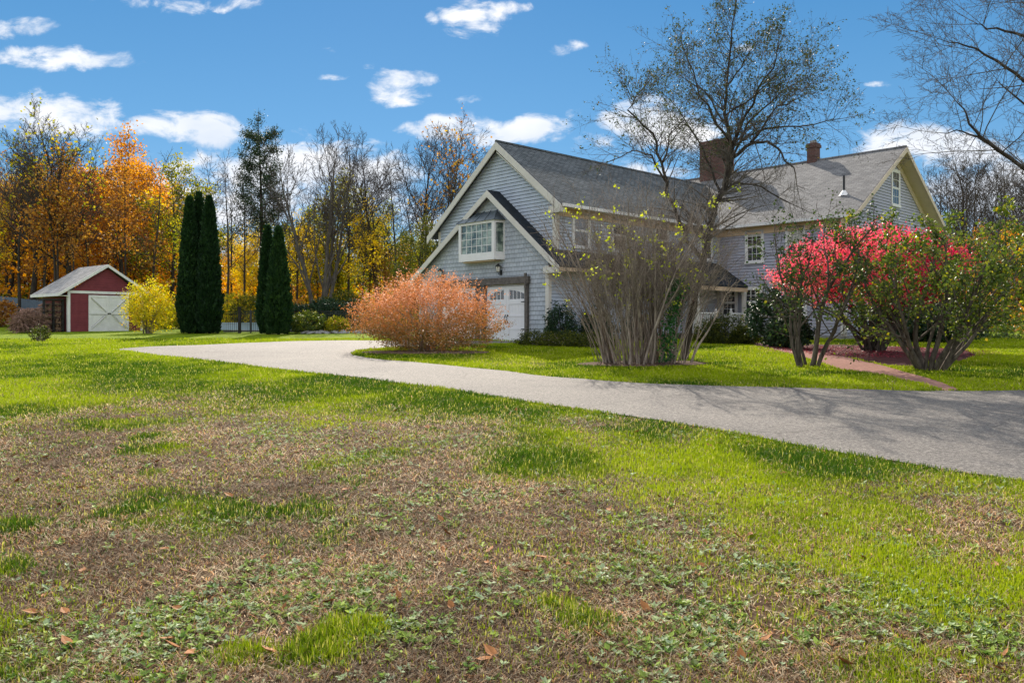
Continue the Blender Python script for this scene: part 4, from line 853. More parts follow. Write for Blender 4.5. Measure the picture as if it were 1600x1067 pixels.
# chimneys, vent
def chimney(x0, x1, y0, y1, z0, z1, flue=True):
    mb = MB(); mb.box(x0, x1, y0, y1, z0, z1 - .22); mb.box(x0 - .05, x1 + .05, y0 - .05, y1 + .05, z1 - .22, z1 - .08); mb.box(x0 - .02, x1 + .02, y0 - .02, y1 + .02, z1 - .08, z1); c = mb.build('chimney', M['brick'], house)
    mb = MB(); mb.box(x0 - .025, x1 + .025, y0 - .3, y1 + .3, z0, z0 + .5)
    mb = MB(); mb.box((x0 + x1) / 2 - .12, (x0 + x1) / 2 + .12, (y0 + y1) / 2 - .12, (y0 + y1) / 2 + .12, z1, z1 + .14); mb.build('flue', M['found'], c)
chimney(-3.95, -2.4, 15.8, 16.7, 6.5, 10.5); chimney(2.0, 2.45, 16.05, 16.5, 7.5, 9.5)
mb = MB(); mb.tube([(5.4, 12.6, 6.15), (5.4, 12.6, 7.05)], .05, 8); vp = mb.build('vent_pipe', M['iron'], house)
mb = MB(); mb.tube([(5.4, 12.6, 6.18), (5.4, 12.6, 6.42)], [.22, .06], 10); mb.build('flashing', M['white'], vp)

# porch in the corner
mb = MB(); slab(mb, (1.62, 7.2, 2.42), (1.62, 11.27, 2.42), (.02, 11.27, 3.52), (.02, 8.2, 3.52), .09); mb.face([(.02, 8.2, 3.52), (.02, 7.2, 2.42), (1.62, 7.2, 2.42)])
p_ = mb.build('porch_roof', M['dkroof'], house)
mb = MB(); mb.box(1.48, 1.60, 7.2, 11.25, 2.14, 2.32); mb.box(.03, 1.48, 7.25, 11.25, 2.27, 2.31); mb.build('porch_beam', M['frieze'], house)
mb = MB(); mb.box(.04, 1.6, 7.2, 11.24, .22, .32); mb.box(1.6, 1.95, 8.8, 9.95, -.1, .16); mb.box(.1, 1.55, 7.25, 11.2, -.1, .22); mb.build('porch_deck', M['timber'], house)
for y_ in (7.35, 11.05):
    mb = MB(); mb.box(1.46, 1.60, y_ - .07, y_ + .07, .32, 2.14); mb.box(1.44, 1.62, y_ - .09, y_ + .09, .32, .45); mb.box(1.44, 1.62, y_ - .09, y_ + .09, 2.02, 2.14); mb.build('porch_post', M['trim'], house)
def railing(ya, yb, newel):
    mb = MB(); mb.box(1.50, 1.57, ya, yb, 1.14, 1.20); mb.box(1.51, 1.56, ya, yb, .42, .47)
    n = int((yb - ya) / .125)
    for k in range(n): y_ = ya + (k + .5) * (yb - ya) / n; mb.box(1.52, 1.55, y_ - .018, y_ + .018, .47, 1.14)
    mb.box(1.48, 1.59, newel - .055, newel + .055, .32, 1.26); mb.tube([(1.535, newel, 1.26), (1.535, newel, 1.30), (1.535, newel, 1.35), (1.535, newel, 1.40)], [.03, .05, .045, .015], 8)
    mb.build('porch_railing', M['white'], house)
railing(7.43, 8.68, 8.74); railing(10.02, 10.98, 9.96)
mb = MB(); T = TR(0.0, 9.0, .32); tb(mb, T, 0, 1.1, 0, 2.1, .03, .06); tb(mb, T, .1, 1.0, .05, 2.0, .06, .075); dr = mb.build('front_door', M['white'], house)
mb = MB(); mb.tube([T(.88, .95, .075), T(.88, .95, .13)], [.02, .035], 8); mb.build('door_knob', M['iron'], dr)

# ================================================================ red shed
SA = R(50); sx, sy = -24.08, 44.0; sz = g1(-23.2, 45.2) - .02
shed = empty('shed', (sx, sy, sz), SA, 'small barn-red shed with white double doors and grey shingle roof', 'shed')
def S2W(x, y): return (sx + x * math.cos(SA) - y * math.sin(SA), sy + x * math.sin(SA) + y * math.cos(SA))
W_, D_, HW, AP = 4.05, 3.4, 2.12, 3.62
mb = MB(); clap(mb, TF(0), 0, HW, K(0), K(W_), .12, .016); clap(mb, TF(0), HW, AP - .12, lambda z: (z - HW) / .65 * .9, lambda z: W_ - (z - HW) / .65 * .9, .12, .016)
clap(mb, TL(0), 0, HW, K(0), K(D_), .12, .016); clap(mb, TR(W_), 0, HW, K(0), K(D_), .12, .016); tb(mb, TB(D_), 0, W_, 0, HW, -.05, 0); mb.build('wall', M['red'], shed)
mb = MB(); slab(mb, (W_/2, -.22, 3.75), (W_/2, D_ + .2, 3.75), (-.55, D_ + .2, 2.08), (-.55, -.22, 2.08), .07); slab(mb, (W_ + .4, -.22, 2.20), (W_ + .4, D_ + .2, 2.20), (W_/2, D_ + .2, 3.75), (W_/2, -.22, 3.75), .07); mb.build('roof', M['shedroof'], shed)
mb = MB(); rake(mb, -.56, 2.08, W_/2, 3.76, -.26, -.222, .16, .0); rake(mb, W_/2, 3.76, W_ + .42, 2.20, -.26, -.222, .16, .0)
mb.box(-.60, -.551, -.24, D_ + .2, 1.92, 2.07); mb.box(-.55, 0, -.2, D_ + .2, 1.93, 1.96); mb.box(-.03, W_ + .03, -.05, -.017, HW - .02, HW + .12); mb.box(-.03, .11, -.045, -.017, 0, HW - .02); mb.box(W_ - .1, W_ + .03, -.045, -.017, 0, HW - .02)
mb.box(-.035, -.017, -.017, .1, 0, 1.93); mb.build('trim_boards', M['sheddoor'], shed)
for s_ in (0, 1):
    x0_ = 1.06 + s_ * 1.105; x1_ = x0_ + 1.10; mb = MB(); T = TF(0, x0_, 0); w1 = 1.10
    tb(mb, T, 0, w1, .02, 2.02, .02, .045)
    for a0, a1, b0, b1 in ((0, .12, .02, 2.02), (w1 - .12, w1, .02, 2.02), (.12, w1 - .12, .02, .14), (.12, w1 - .12, 1.90, 2.02), (.12, w1 - .12, .96, 1.08)): tb(mb, T, a0, a1, b0, b1, .045, .066)
    for k in range(1, 6): tb(mb, T, .12 + k * .143 - .004, .12 + k * .143 + .004, .14, 1.9, .045, .047, 0)
    inn, outx = (w1 - .13, .14) if s_ == 0 else (.13, w1 - .14)
    for zo, zi in ((1.88, 1.10), (.16, .94)):
        mb.bar(T(outx, zo, .050), T(inn, zi, .050), .010, .12, (0, -1, 0)); dz = -.066 if zo > 1 else .066
        mb.bar(T(outx, zo + dz, .050), T(inn, zi + dz, .050), .006, .010, (0, -1, 0), 1)
    tb(mb, T, .0, w1, .945, .958, .066, .069, 1)
    d_ = mb.build('door', [M['sheddoor'], M['blackwood']], shed)
    mb = MB(); hx = w1 - .05 if s_ == 0 else .05; tb(mb, T, hx - .04, hx + .04, .98, 1.04, .066, .10); mb.build('handle', M['iron'], d_)

# firewood along the shed's left wall, and the brush pile
rack = empty('firewood_rack', (*S2W(-1.0, .2), g1(*S2W(-1.0, .2))), SA, 'dark weathered wooden rack leaning beside the shed wall', 'rack')
mb = MB()
for k in range(5): mb.bar((-.10, -.05, .12 + k * .34), (.85, -.05, .12 + k * .34), .03, .12, (0, 1, 0))
mb.build('slats', M['blackwood'], rack)
for xq in (-.12, .35, .82):
    mb = MB(); mb.box(xq - .05, xq + .05, -.02, .08, -.1, 1.75); mb.build('post', M['blackwood'], rack)
mb = MB(); mb.box(-.16, .85, -.1, 1.0, 1.72, 1.80); mb.build('cover', M['blackwood'], rack)
rl = random.Random(5); logs = None
def log_mesh():
    mb = MB(); n = 7; r = .085; a = [(.05 + r * math.cos(2*math.pi*k/n) * rl.uniform(.75, 1.15), r * math.sin(2*math.pi*k/n) * rl.uniform(.75, 1.15)) for k in range(n)]
    i = len(mb.v); mb.v += [(p[0], -.22, p[1]) for p in a] + [(p[0], .22, p[1]) for p in a]
    for k in range(n): mb.f.append((i + k, i + (k + 1) % n, i + n + (k + 1) % n, i + n + k)); mb.m.append(0)
    mb.f.append(tuple(range(i, i + n))[::-1]); mb.f.append(tuple(range(i + n, i + 2 * n))); mb.m += [1, 1]; return mb
proto = [log_mesh().build('firewood_log', [M['stick'], M['logend']]) for _ in range(3)]
for k in range(3): COL.objects.unlink(proto[k])
k = 0
for row in range(10):
    for cidx in range(7):
        p = proto[rl.randrange(3)].copy() if k >= 3 else proto[k]; k += 1
        COL.objects.link(p); lx = -1.15 + cidx * .16 + (row % 2) * .085; xw, yw = S2W(lx - .05, .55)
        p.location = (xw, yw, g1(xw, yw) + .08 + row * .155); p.rotation_euler = (0, rl.uniform(0, 6.28), SA + rl.uniform(-.06, .06))
        tag(p, 'split firewood log in the stack beside the shed', 'firewood', 'firewood logs stacked beside the shed')
gb = np.random.RandomState(9); out = []
for k in range(1100):
    a = gb.uniform(-1.35, 1.25); b_ = gb.uniform(-.1, 1.6); xw, yw = S2W(-1.85 + a * .50, -.35 + b_ * .8); h = 1.38 * math.sqrt(max(.05, 1 - (a / 1.45) ** 2)) * gb.uniform(.1, 1.0); zb = g1(xw, yw) + h * .9
    d = gb.normal(0, 1, 3); d[2] = -abs(d[2]) * .9; d /= np.linalg.norm(d); L2 = gb.uniform(.25, .5)
    p0 = np.array([xw, yw, zb + .08]); p1 = p0 + d * L2 * .5; p2 = p0 + d * L2 + gb.normal(0, .04, 3)
    gzz = g1(xw, yw) + .02; p1[2] = max(p1[2], gzz); p2[2] = max(p2[2], gzz)
    out.append(([tuple(p0), tuple(p1), tuple(p2)], [.020, .017, .010], 3))
V, Fq = tubes(out); o = link('brush_pile', np_mesh('brush_pile', V, Fq, [M['stick']])); tag(o, 'rounded pile of cut brown brush left of the red shed', 'brush pile')

# blue fence at the far left
def fence_boards(A_, B_, h, label, step=.15):
    A_ = Vector(A_); B_ = Vector(B_); n = int((B_ - A_).length / step); r = empty('board_fence', (A_.x, A_.y, g1(A_.x, A_.y)), 0, label, 'fence'); d = (B_ - A_).normalized(); o0 = Vector((A_.x, A_.y, g1(A_.x, A_.y)))
    mb = MB(); rr = random.Random(2)
    for k in range(n):
        p = A_ + d * (k + .5) * step; zz = g1(p.x, p.y); q = Vector((p.x, p.y, zz)) - o0; w2 = d * step * .47; nn = Vector((-d.y, d.x)) * .012; hh = h + rr.uniform(-.02, .02)
        c = [(q.x - w2.x - nn.x, q.y - w2.y - nn.y), (q.x + w2.x - nn.x, q.y + w2.y - nn.y), (q.x + w2.x + nn.x, q.y + w2.y + nn.y), (q.x - w2.x + nn.x, q.y - w2.y + nn.y)]
        mb.hexa([(x, y, q.z - .1) for x, y in c], [(x, y, q.z + hh) for x, y in c])
    mb.build('boards', M['bluefence'], r)
    for k in range(0, n, 16):
        p = A_ + d * k * step; mb = MB(); q = Vector((p.x, p.y, g1(p.x, p.y))) - o0; mb.box(q.x - .05, q.x + .05, q.y + .03, q.y + .13, q.z - .1, q.z + h); mb.build('post', M['bluefence'], r)
fence_boards((-46, 60), (-31.5, 57), 1.45, 'blue-grey board fence at the far left edge behind the brush pile')

# pool, paving, black picket fence
PX0 = [gp(345, 519), gp(600, 519)]
pz = 1.30
mb = MB(); mb.box(-15.5, -5.5, 43.6, 50.0, 1.0, pz + .10); o = mb.build('pool_deck', M['found']); tag(o, 'pale concrete paving round the pool', kind='structure')
mb = MB(); mb.box(-14.8, -6.5, 44.6, 49.2, 1.2, pz + .118); o = mb.build('pool_water', M['water']); tag(o, 'pale blue pool cover seen through the black fence', kind='structure')
mb = MB(); mb.box(-19, -10.5, 50.6, 50.9, 1.0, 1.78, 0); mb.box(-19.05, -10.45, 50.55, 50.95, 1.78, 1.84); o = mb.build('low_wall', M['water']); tag(o, 'low pale blue wall beyond the pool seen through the black pickets', 'wall')
def picket(A_, B_, h, label):
    A_ = Vector(A_); B_ = Vector(B_); d = (B_ - A_).normalized(); Ln = (B_ - A_).length; o0 = Vector((A_.x, A_.y, g1(A_.x, A_.y))); r = empty('picket_fence', o0, 0, label, 'fence')
    def P(t, z): p = A_ + d * t; return Vector((p.x, p.y, g1(p.x, p.y) + z)) - o0
    mb = MB(); n = int(Ln / .11)
    for k in range(n): mb.bar(P((k + .5) * .11, .06), P((k + .5) * .11, h), .016, .016)
    mb.build('pickets', M['iron'], r); mb = MB()
    for z in (.12, h - .12, h): mb.bar(P(0, z), P(Ln, z), .03, .03)
    mb.build('rails', M['iron'], r)
    t = 0
    while t < Ln: mb = MB(); mb.bar(P(t, 0), P(t, h + .08), .06, .06); mb.build('post', M['iron'], r); t += 2.2
picket((-15.6, 42.3), (-12.6, 41.6), 1.12, 'short black metal picket gate section between the two groups of evergreen columns')
picket((-12.4, 41.5), (-4.8, 41.2), 1.12, 'long black metal picket fence between the evergreen columns and coral shrub')
mb = MB(); mb.box(-.065, .065, -.065, .065, -.1, 1.3); mb.box(-.08, .08, -.08, .08, 1.3, 1.36); o = mb.build('gate_post', M['blackwood']); o.location = (-14.05, 41.85, g1(-14.05, 41.85)); tag(o, 'brown gate post in the black pool fence left of the two evergreen columns', 'post')
gs = np.random.RandomState(4); k = 0
for i in range(46):
    x = gs.uniform(-10.4, -5.6); y_ = 40.6 + gs.uniform(-.35, .35); r = gs.uniform(.10, .24); mb = MB(); n = 7
    mb.tube([(0, 0, -r * .5), (0, 0, -r * .2), (0, 0, r * .35), (0, 0, r * .6)], [r * .7, r, r * .85, r * .3], 7)
    o = mb.build('stone', M['stone'], None, False); o.location = (x, y_, g1(x, y_) + r * .25); o.rotation_euler = (gs.uniform(-.3, .3), gs.uniform(-.3, .3), gs.uniform(0, 6)); o.scale = (gs.uniform(.9, 1.6), 1, .7)
    tag(o, 'grey stone edging the shrub bed in front of the pool fence', 'stone', 'stones edging the shrub bed')

# ================================================================ shrubs
def dome(g, rx, ry, zc, hu, hd, ncl, per, spr, size, asp, vol=.55, up=.5, lump=.22, sx_=0):
    """leaf sprigs through the outer part of an uneven dome; returns V, faces, rnd"""
    d = unit(g.normal(0, 1, (ncl, 3))); az = np.arctan2(d[:, 1], d[:, 0])
    lum = 1 + lump * (2 * fbm(az * 2.1 + 9, d[:, 2] * 2.3 + 4, 1.0, 12 + sx_) - 1) + lump * .5 * g.normal(0, .5, ncl)
    rad = (vol + (1 - vol) * g.rand(ncl) ** .6) * lum
    C = np.stack([d[:, 0] * rx, d[:, 1] * ry, np.where(d[:, 2] > 0, d[:, 2] * hu, d[:, 2] * hd)], 1) * rad[:, None]; C[:, 2] += zc
    out_ = unit(d * np.array([1, 1, .6]) + np.array([0, 0, up]) + g.normal(0, .35, (ncl, 3)))
    t = g.rand(ncl, per, 1); P = C[:, None] + out_[:, None] * (t * spr) + g.normal(0, spr * .13, (ncl, per, 3))
    P = P.reshape(-1, 3); rr = np.repeat(g.rand(ncl), per) * .4 + g.rand(ncl * per) * .6
    k = P[:, 2] > .02; return P[k], rr[k]
def shrub(name, loc, rx, ry, zc, hu, hd, ncl, per, spr, size, asp, leafm, barkm, label, seed, cat='shrub', stems=14, group=None, vol=.55, up=.5, lump=.22, rz=0, flower=None, pal=None, base=.25, droop=0, thick=.022):
    g = np.random.RandomState(seed); P, rr = dome(g, rx, ry, zc, hu, hd, ncl, per, spr, size, asp, vol, up, lump, seed)
    if pal: rr = pal(P, rr)
    V, Fs, r = leaves_at(g, P, size, asp, droop, rr)
    fol = np_mesh('foliage', V, Fs, [M[leafm]], rnd=r); parts = []
    out = []
    for k in range(stems):
        q = P[g.randint(len(P))]; a = g.uniform(0, 6.28); b0 = np.array([math.cos(a) * base * g.rand(), math.sin(a) * base * g.rand(), -.05]); m_ = (b0 + q) / 2; m_[:2] = b0[:2] + (q[:2] - b0[:2]) * .35; m2 = b0 * .2 + q * .8 + g.normal(0, .04, 3)
        out.append(([tuple(b0), tuple(m_), tuple(m2), tuple(q)], [thick, thick * .75, thick * .45, thick * .25], 2))
    Vt, Ft = tubes(out, (5, 5, 4)); parts = [('stems', np_mesh('stems', Vt, Ft, [M[barkm]], smooth_=True)), ('foliage', fol)]
    return plant(name, (loc[0], loc[1], g1(*loc)), rz, parts, label, cat, group)
# coral spirea
p = gp(665, 550)
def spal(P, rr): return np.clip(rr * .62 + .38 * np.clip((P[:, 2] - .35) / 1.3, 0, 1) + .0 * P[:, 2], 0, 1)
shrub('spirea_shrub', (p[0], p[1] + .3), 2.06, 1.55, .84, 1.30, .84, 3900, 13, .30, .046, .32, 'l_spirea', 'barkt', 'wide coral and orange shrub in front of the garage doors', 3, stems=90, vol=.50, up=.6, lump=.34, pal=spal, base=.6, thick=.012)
# columns
def arb(px, Y_, h, r, label, seed):
    x = (px - CX) / F * Y_; g = np.random.RandomState(seed); n = 15000; t = g.rand(n) ** .9; az = g.uniform(0, 6.28, n)
    prof = r * np.minimum(1, (1 - t) ** .62 * 1.18) * (.72 + .28 * np.minimum(1, t * 6)) * (1 + .12 * (fbm(az * 2.2, t * 14, 1.0, seed) - .5) * 2)
    rad = prof * (.80 + .24 * g.rand(n)) * (1 + .22 * (fbm(az * 1.5 + seed, t * 26, 1.0, seed + 7) - .5) * 2); P = np.stack([np.cos(az) * rad, np.sin(az) * rad, t * h], 1)
    D = unit(np.stack([np.cos(az) * .45, np.sin(az) * .45, np.full(n, 1.1)], 1) + g.normal(0, .34, (n, 3))); U = unit(np.cross(D, g.normal(0, 1, (n, 3))))
    ln = g.uniform(.10, .26, n); V, A, B = leaf_quads(P, D, U, ln, ln * .22, .3); rr = np.clip(g.rand(n) * .7 + .3 * fbm(az * 3, t * 30, 1.0, seed + 2), 0, 1)
    fol = np_mesh('foliage', V, [A, B], [M['l_arb']], rnd=np.concatenate([rr, rr])); tv, tf = tubes([([(0, 0, -.1), (0, 0, h * .5), (0, 0, h * .93)], [.09, .06, .015], 1)])
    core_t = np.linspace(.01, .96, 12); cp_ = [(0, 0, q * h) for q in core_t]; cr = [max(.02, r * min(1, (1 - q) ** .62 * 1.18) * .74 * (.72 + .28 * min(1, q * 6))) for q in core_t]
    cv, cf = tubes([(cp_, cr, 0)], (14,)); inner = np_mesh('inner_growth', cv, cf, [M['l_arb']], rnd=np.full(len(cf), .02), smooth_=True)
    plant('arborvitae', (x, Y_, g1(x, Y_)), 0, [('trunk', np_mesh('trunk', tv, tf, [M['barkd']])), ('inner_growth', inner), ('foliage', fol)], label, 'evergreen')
arb(296, 41.6, 6.9, .56, 'leftmost tall narrow evergreen column of the group of three beside the yellow shrub', 61)
arb(311, 42.2, 7.2, .58, 'tallest middle evergreen column of the left group of three', 62)
arb(327, 41.5, 6.9, .60, 'right evergreen column of the left group of three', 63)
arb(418, 40.4, 5.25, .46, 'slimmer left evergreen column of the pair by the pool fence', 64)
arb(435, 39.8, 5.15, .58, 'broader right evergreen column of the pair by the pool fence', 65)
# shrubs around the pool fence and shed
def sh(px, py, Yb=None): 
    return gp(px, py)
p = gp(249, 520); shrub('forsythia_shrub', (p[0], 41.5), 1.2, .9, 1.2, 1.25, 1.2, 700, 12, .4, .085, .35, 'l_ygold', 'barkt', 'bright yellow shrub between the red shed and the evergreen columns', 70, stems=40, vol=.25, lump=.55, up=.8)
for (px, Y_, rx, zc, hu, lm, lb, sd_, cnt) in [
    (509, 43.2, 1.0, .95, .75, 'l_rhodo', 'large round clipped green shrub behind the pool fence', 71, 900), (467, 43.5, .7, .8, .65, 'l_rhodo', 'smaller round green shrub left of the large clipped one behind the fence', 72, 500),
    (480, 40.9, .95, .5, .55, 'l_lilac', 'loose yellow-green shrub right of the evergreen pair in front of the fence', 73, 600), (552, 44.5, .9, .9, .8, 'l_rhodo', 'dark green shrub behind the fence beside the coral shrub', 74, 500),
    (392, 51.5, 1.3, 1.1, 1.0, 'l_olive', 'grey-green shrub behind the pool gate', 75, 700), (525, 40.9, .6, .35, .4, 'l_ygreen', 'low yellowish plant at the foot of the pool fence near the stones', 76, 300),
    (540, 52.5, 1.6, 1.2, 1.3, 'l_olive', 'olive shrub beyond the pool behind the round shrubs', 77, 700), (370, 52, 1.8, 1.2, 1.1, 'l_ygreen', 'yellow-green shrub beyond the pool seen between the evergreens', 78, 700), (450, 53, 1.5, 1.0, 1.0, 'l_brown', 'russet shrub beyond the pool', 79, 500)]:
    shrub('shrub', ((px - CX) / F * Y_, Y_), rx, rx * .85, zc, hu, zc * .95, cnt, 12, .16, .075, .4, lm, 'barkd', lb, sd_, stems=10, vol=.55, lump=.12)
p = gp(63, 535); shrub('flower_clump', p, .30, .25, .22, .34, .2, 110, 8, .18, .07, .3, 'l_olive', 'barkt', 'small dry perennial clump alone on the lawn at left', 80, 'plant', 14, up=1.2)
p = gp(8, 478); shrub('shrub', ((0 - CX) / F * 50, 50), 1.0, .8, .8, .8, .8, 300, 10, .25, .12, .4, 'l_brown', 'barkt', 'reddish leafy shrub cut by the left edge in front of the blue fence', 81)
# against the garage's long wall
for (lx, ly, rx, ry, zc, hu, lm, lb, sd_, cnt, sz_) in [
    (.55, .1, .55, .5, .5, .85, 'l_rhodo', 'dark green shrub at the garage corner beside the right garage door', 90, 420, .06), (.9, 1.7, .6, .7, .45, .8, 'l_rhodo', 'dark green shrub under the garage side wall', 91, 480, .06),
    (1.3, 3.6, .6, .8, .4, .7, 'l_rhodo', 'dark evergreen shrub half hidden behind the tall stem shrub', 92, 420, .06)]:
    xw, yw, _ = H2W(lx, ly); shrub('evergreen_shrub', (xw, yw), rx, ry, zc, hu, zc, cnt, 12, .22, sz_, .4, lm, 'barkd', lb, sd_, stems=16, vol=.4, lump=.35, up=.8)
for k, (px, Y_, rx, lb) in enumerate([(840, 27.6, .75, 'low grey-green ground juniper nearest the garage door'), (882, 27.0, .85, 'low juniper between the garage door and tall stem shrub'), (925, 26.4, .8, 'low juniper beside the base of the tall stem shrub')]):
    shrub('juniper', ((px - CX) / F * Y_, Y_), rx, .55, .12, .30, .12, 420, 12, .2, .05, .3, 'l_olive', 'barkt', lb, 95 + k, stems=14, vol=.4, up=.5)
for k, (px, Y_, rx, zc, hu, lb) in enumerate([(1108, 29.5, .55, .3, .5, 'small green shrub left of the porch shrub'), (1137, 29.0, .75, .4, .62, 'rounded olive-green shrub in front of the porch railing'), (1163, 28.6, .45, .22, .35, 'low yellow-green shrub at the right foot of the porch')]):
    shrub('shrub', ((px - CX) / F * Y_, Y_), rx, rx * .8, zc, hu, zc, 420, 12, .18, .055, .35, 'l_olive', 'barkd', lb, 100 + k, stems=12, vol=.45, lump=.3)
for k, (px, Y_, rx, zc, hu, lb) in enumerate([(1208, 27.2, .82, .95, .95, 'large dark rhododendron left of the pink shrub by the path'), (1235, 26.0, .6, .55, .6, 'lower rhododendron in front of the large dark one'), (1420, 31.0, 1.6, .8, .9, 'dark evergreen hedge shrub in the shade under the pink shrub'), (1480, 30.0, 1.3, .7, .8, 'dark evergreen shrub in the shade behind the green lilac')]):
    shrub('rhododendron', ((px - CX) / F * Y_, Y_), rx, rx * .8, zc, hu, zc, int(520 * rx / .7), 10, .2, .10, .3, 'l_rhodo', 'barkd', lb, 110 + k, stems=16, vol=.45, lump=.25, droop=.6)

# burning bush
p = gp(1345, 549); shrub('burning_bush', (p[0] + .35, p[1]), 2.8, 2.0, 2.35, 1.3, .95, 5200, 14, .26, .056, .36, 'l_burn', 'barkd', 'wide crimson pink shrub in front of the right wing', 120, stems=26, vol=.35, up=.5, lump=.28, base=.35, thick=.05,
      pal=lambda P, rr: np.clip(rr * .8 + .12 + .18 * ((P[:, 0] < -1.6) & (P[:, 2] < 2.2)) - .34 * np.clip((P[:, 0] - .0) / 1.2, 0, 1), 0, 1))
g = np.random.RandomState(33); n = 5500; a = g.uniform(0, 6.28, n); r = 3.0 * np.sqrt(g.rand(n)); xx = p[0] + .3 + np.cos(a) * r * 1.15; yy = p[1] - .3 + np.sin(a) * r * .95
P = np.stack([xx, yy, gz(xx, yy) + .025 + g.rand(n) * .02], 1); D = unit(np.stack([np.cos(a * 7), np.sin(a * 7), g.normal(0, .15, n)], 1)); U = unit(np.stack([-D[:, 1], D[:, 0], g.normal(0, .3, n)], 1)); ln = g.uniform(.03, .06, n)
V, A, B = leaf_quads(P, D, U, ln, ln * .4, .1); rr = g.rand(n); o = link('leaf_litter', np_mesh('leaf_litter', V, [A, B], [M['l_red']], rnd=np.concatenate([rr, rr]))); tag(o, 'fallen crimson leaves carpeting the bed under the pink shrub', 'leaf litter', kind='stuff')

# lilacs
def lilac(px, py, hgt, spread, leafm, label, seed, per=11, size=.072, lean=0, nst=9, drop=.08, sp0=.35):
    p = gp(px, py); rng = random.Random(seed); g = np.random.RandomState(seed); out, tips = [], []
    P = dict(levels=3, n=[5, 4, 4], ang=[35, 42, 45], ratio=[.46, .55, .55], wob=[.13, .15, .17], up=[.02, .05, .02], segs=[8, 5, 4, 3], start=[.22, .2, .2], rmin=.006, rr=.5, taper=[.35, .4, .4])
    for k in range(nst):
        a = k * 6.28 / nst + rng.uniform(-.3, .3); s_ = rng.uniform(.25, 1) * spread
        grow(rng, (.22 * math.cos(a), .16 * math.sin(a), -.05), (s_ * math.cos(a) + lean, s_ * math.sin(a), 1), hgt * rng.uniform(.55, .78), rng.uniform(.035, .075), 0, P, out, tips)
    big = [b_ for b_ in out if b_[2] <= 1]; V1, F1 = tubes(big); V2, F2 = tubes([b_ for b_ in out if b_[2] > 1])
    V, (A, B), r = tip_leaves(g, tips, per, size, .06, drop, .42, .1, .6, .35)
    st = np_mesh('trunks', np.concatenate([V1, V2]), [F1, F2 + len(V1)], [M['barkg']], smooth_=True); fo = np_mesh('foliage', V, [A, B], [M[leafm]], rnd=r)
    return plant('lilac_tree', (p[0], p[1], g1(*p)), 0, [('trunks', st), ('foliage', fo)], label, 'tree')
lilac(1262, 573, 4.0, .42, 'l_lilac2', 'gnarled multi-stemmed lilac with darker leaves left of the crimson shrub, by the path', 201, per=5, nst=8, drop=.6)
lilac(1455, 579, 3.9, .75, 'l_lilac', 'spreading multi-stemmed lilac with yellow-green leaves in front of the crimson shrub', 202, per=8, nst=13, lean=.10, drop=.24)

# tall bare stem shrub beside the drive
def stem_shrub():
    p = gp(1008, 570); rng = random.Random(8); g = np.random.RandomState(8); out, tips = [], []
    P = dict(levels=2, n=[8, 5], ang=[24, 42], ratio=[.32, .45], wob=[.085, .18, .22], up=[.0, .03, .01], segs=[8, 5, 3], start=[.42, .25], rmin=.0035, rr=.42, taper=[.35, .35, .4])
    cl = [(-.85 + 1.75 * (k + rng.uniform(.1, .9)) / 9, rng.uniform(-.4, .45)) for k in range(9)]
    for k in range(235):
        c_ = rng.choice(cl); bx, by = c_[0] + rng.gauss(0, .13), c_[1] + rng.gauss(0, .10); sp = .20; r = abs(bx)
        grow(rng, (bx, by, -.05), (bx * sp + rng.gauss(0, .115), by * sp + rng.gauss(0, .12), 1), rng.uniform(1.9, 4.15) * (1 - .08 * r), rng.choice([.005, .007, .009, .012, .016, .030]), 0, P, out, tips)
    V1, F1 = tubes(out, (6, 4, 3)); T2 = [t for t in tips if g.rand() < .009]
    tl = []
    for pts, dirs in T2:
        q = np.array(pts[-1]); tl.append(q + g.normal(0, .06, (9, 3)))
    P2 = np.concatenate(tl); V, (A, B), r = leaves_at(g, P2, .07, .4, 0, g.rand(len(P2)))
    iv = []; 
    for k in range(900):
        t = g.rand() ** .8 * 2.0; iv.append([.42 + .16 * t + g.normal(0, .10), -.50 + g.normal(0, .09), .05 + t])
    Vi, (Ai, Bi), ri = leaves_at(g, np.array(iv), .06, .5, 0, g.rand(len(iv)) * .5)
    fo = np_mesh('foliage', np.concatenate([V, Vi]), [A, B, Ai + len(V), Bi + len(V)], [M['l_lime'], M['l_ivy']], rnd=np.concatenate([r, ri]), midx=np.concatenate([np.zeros(len(r), int), np.ones(len(ri), int)]))
    plant('stem_shrub', (p[0], p[1] + .25, g1(p[0], p[1])), 0, [('stems', np_mesh('stems', V1, F1, [M['barkt']], smooth_=True)), ('foliage', fo)], 'tall almost leafless shrub of many tan upright stems beside the driveway', 'shrub')
stem_shrub()

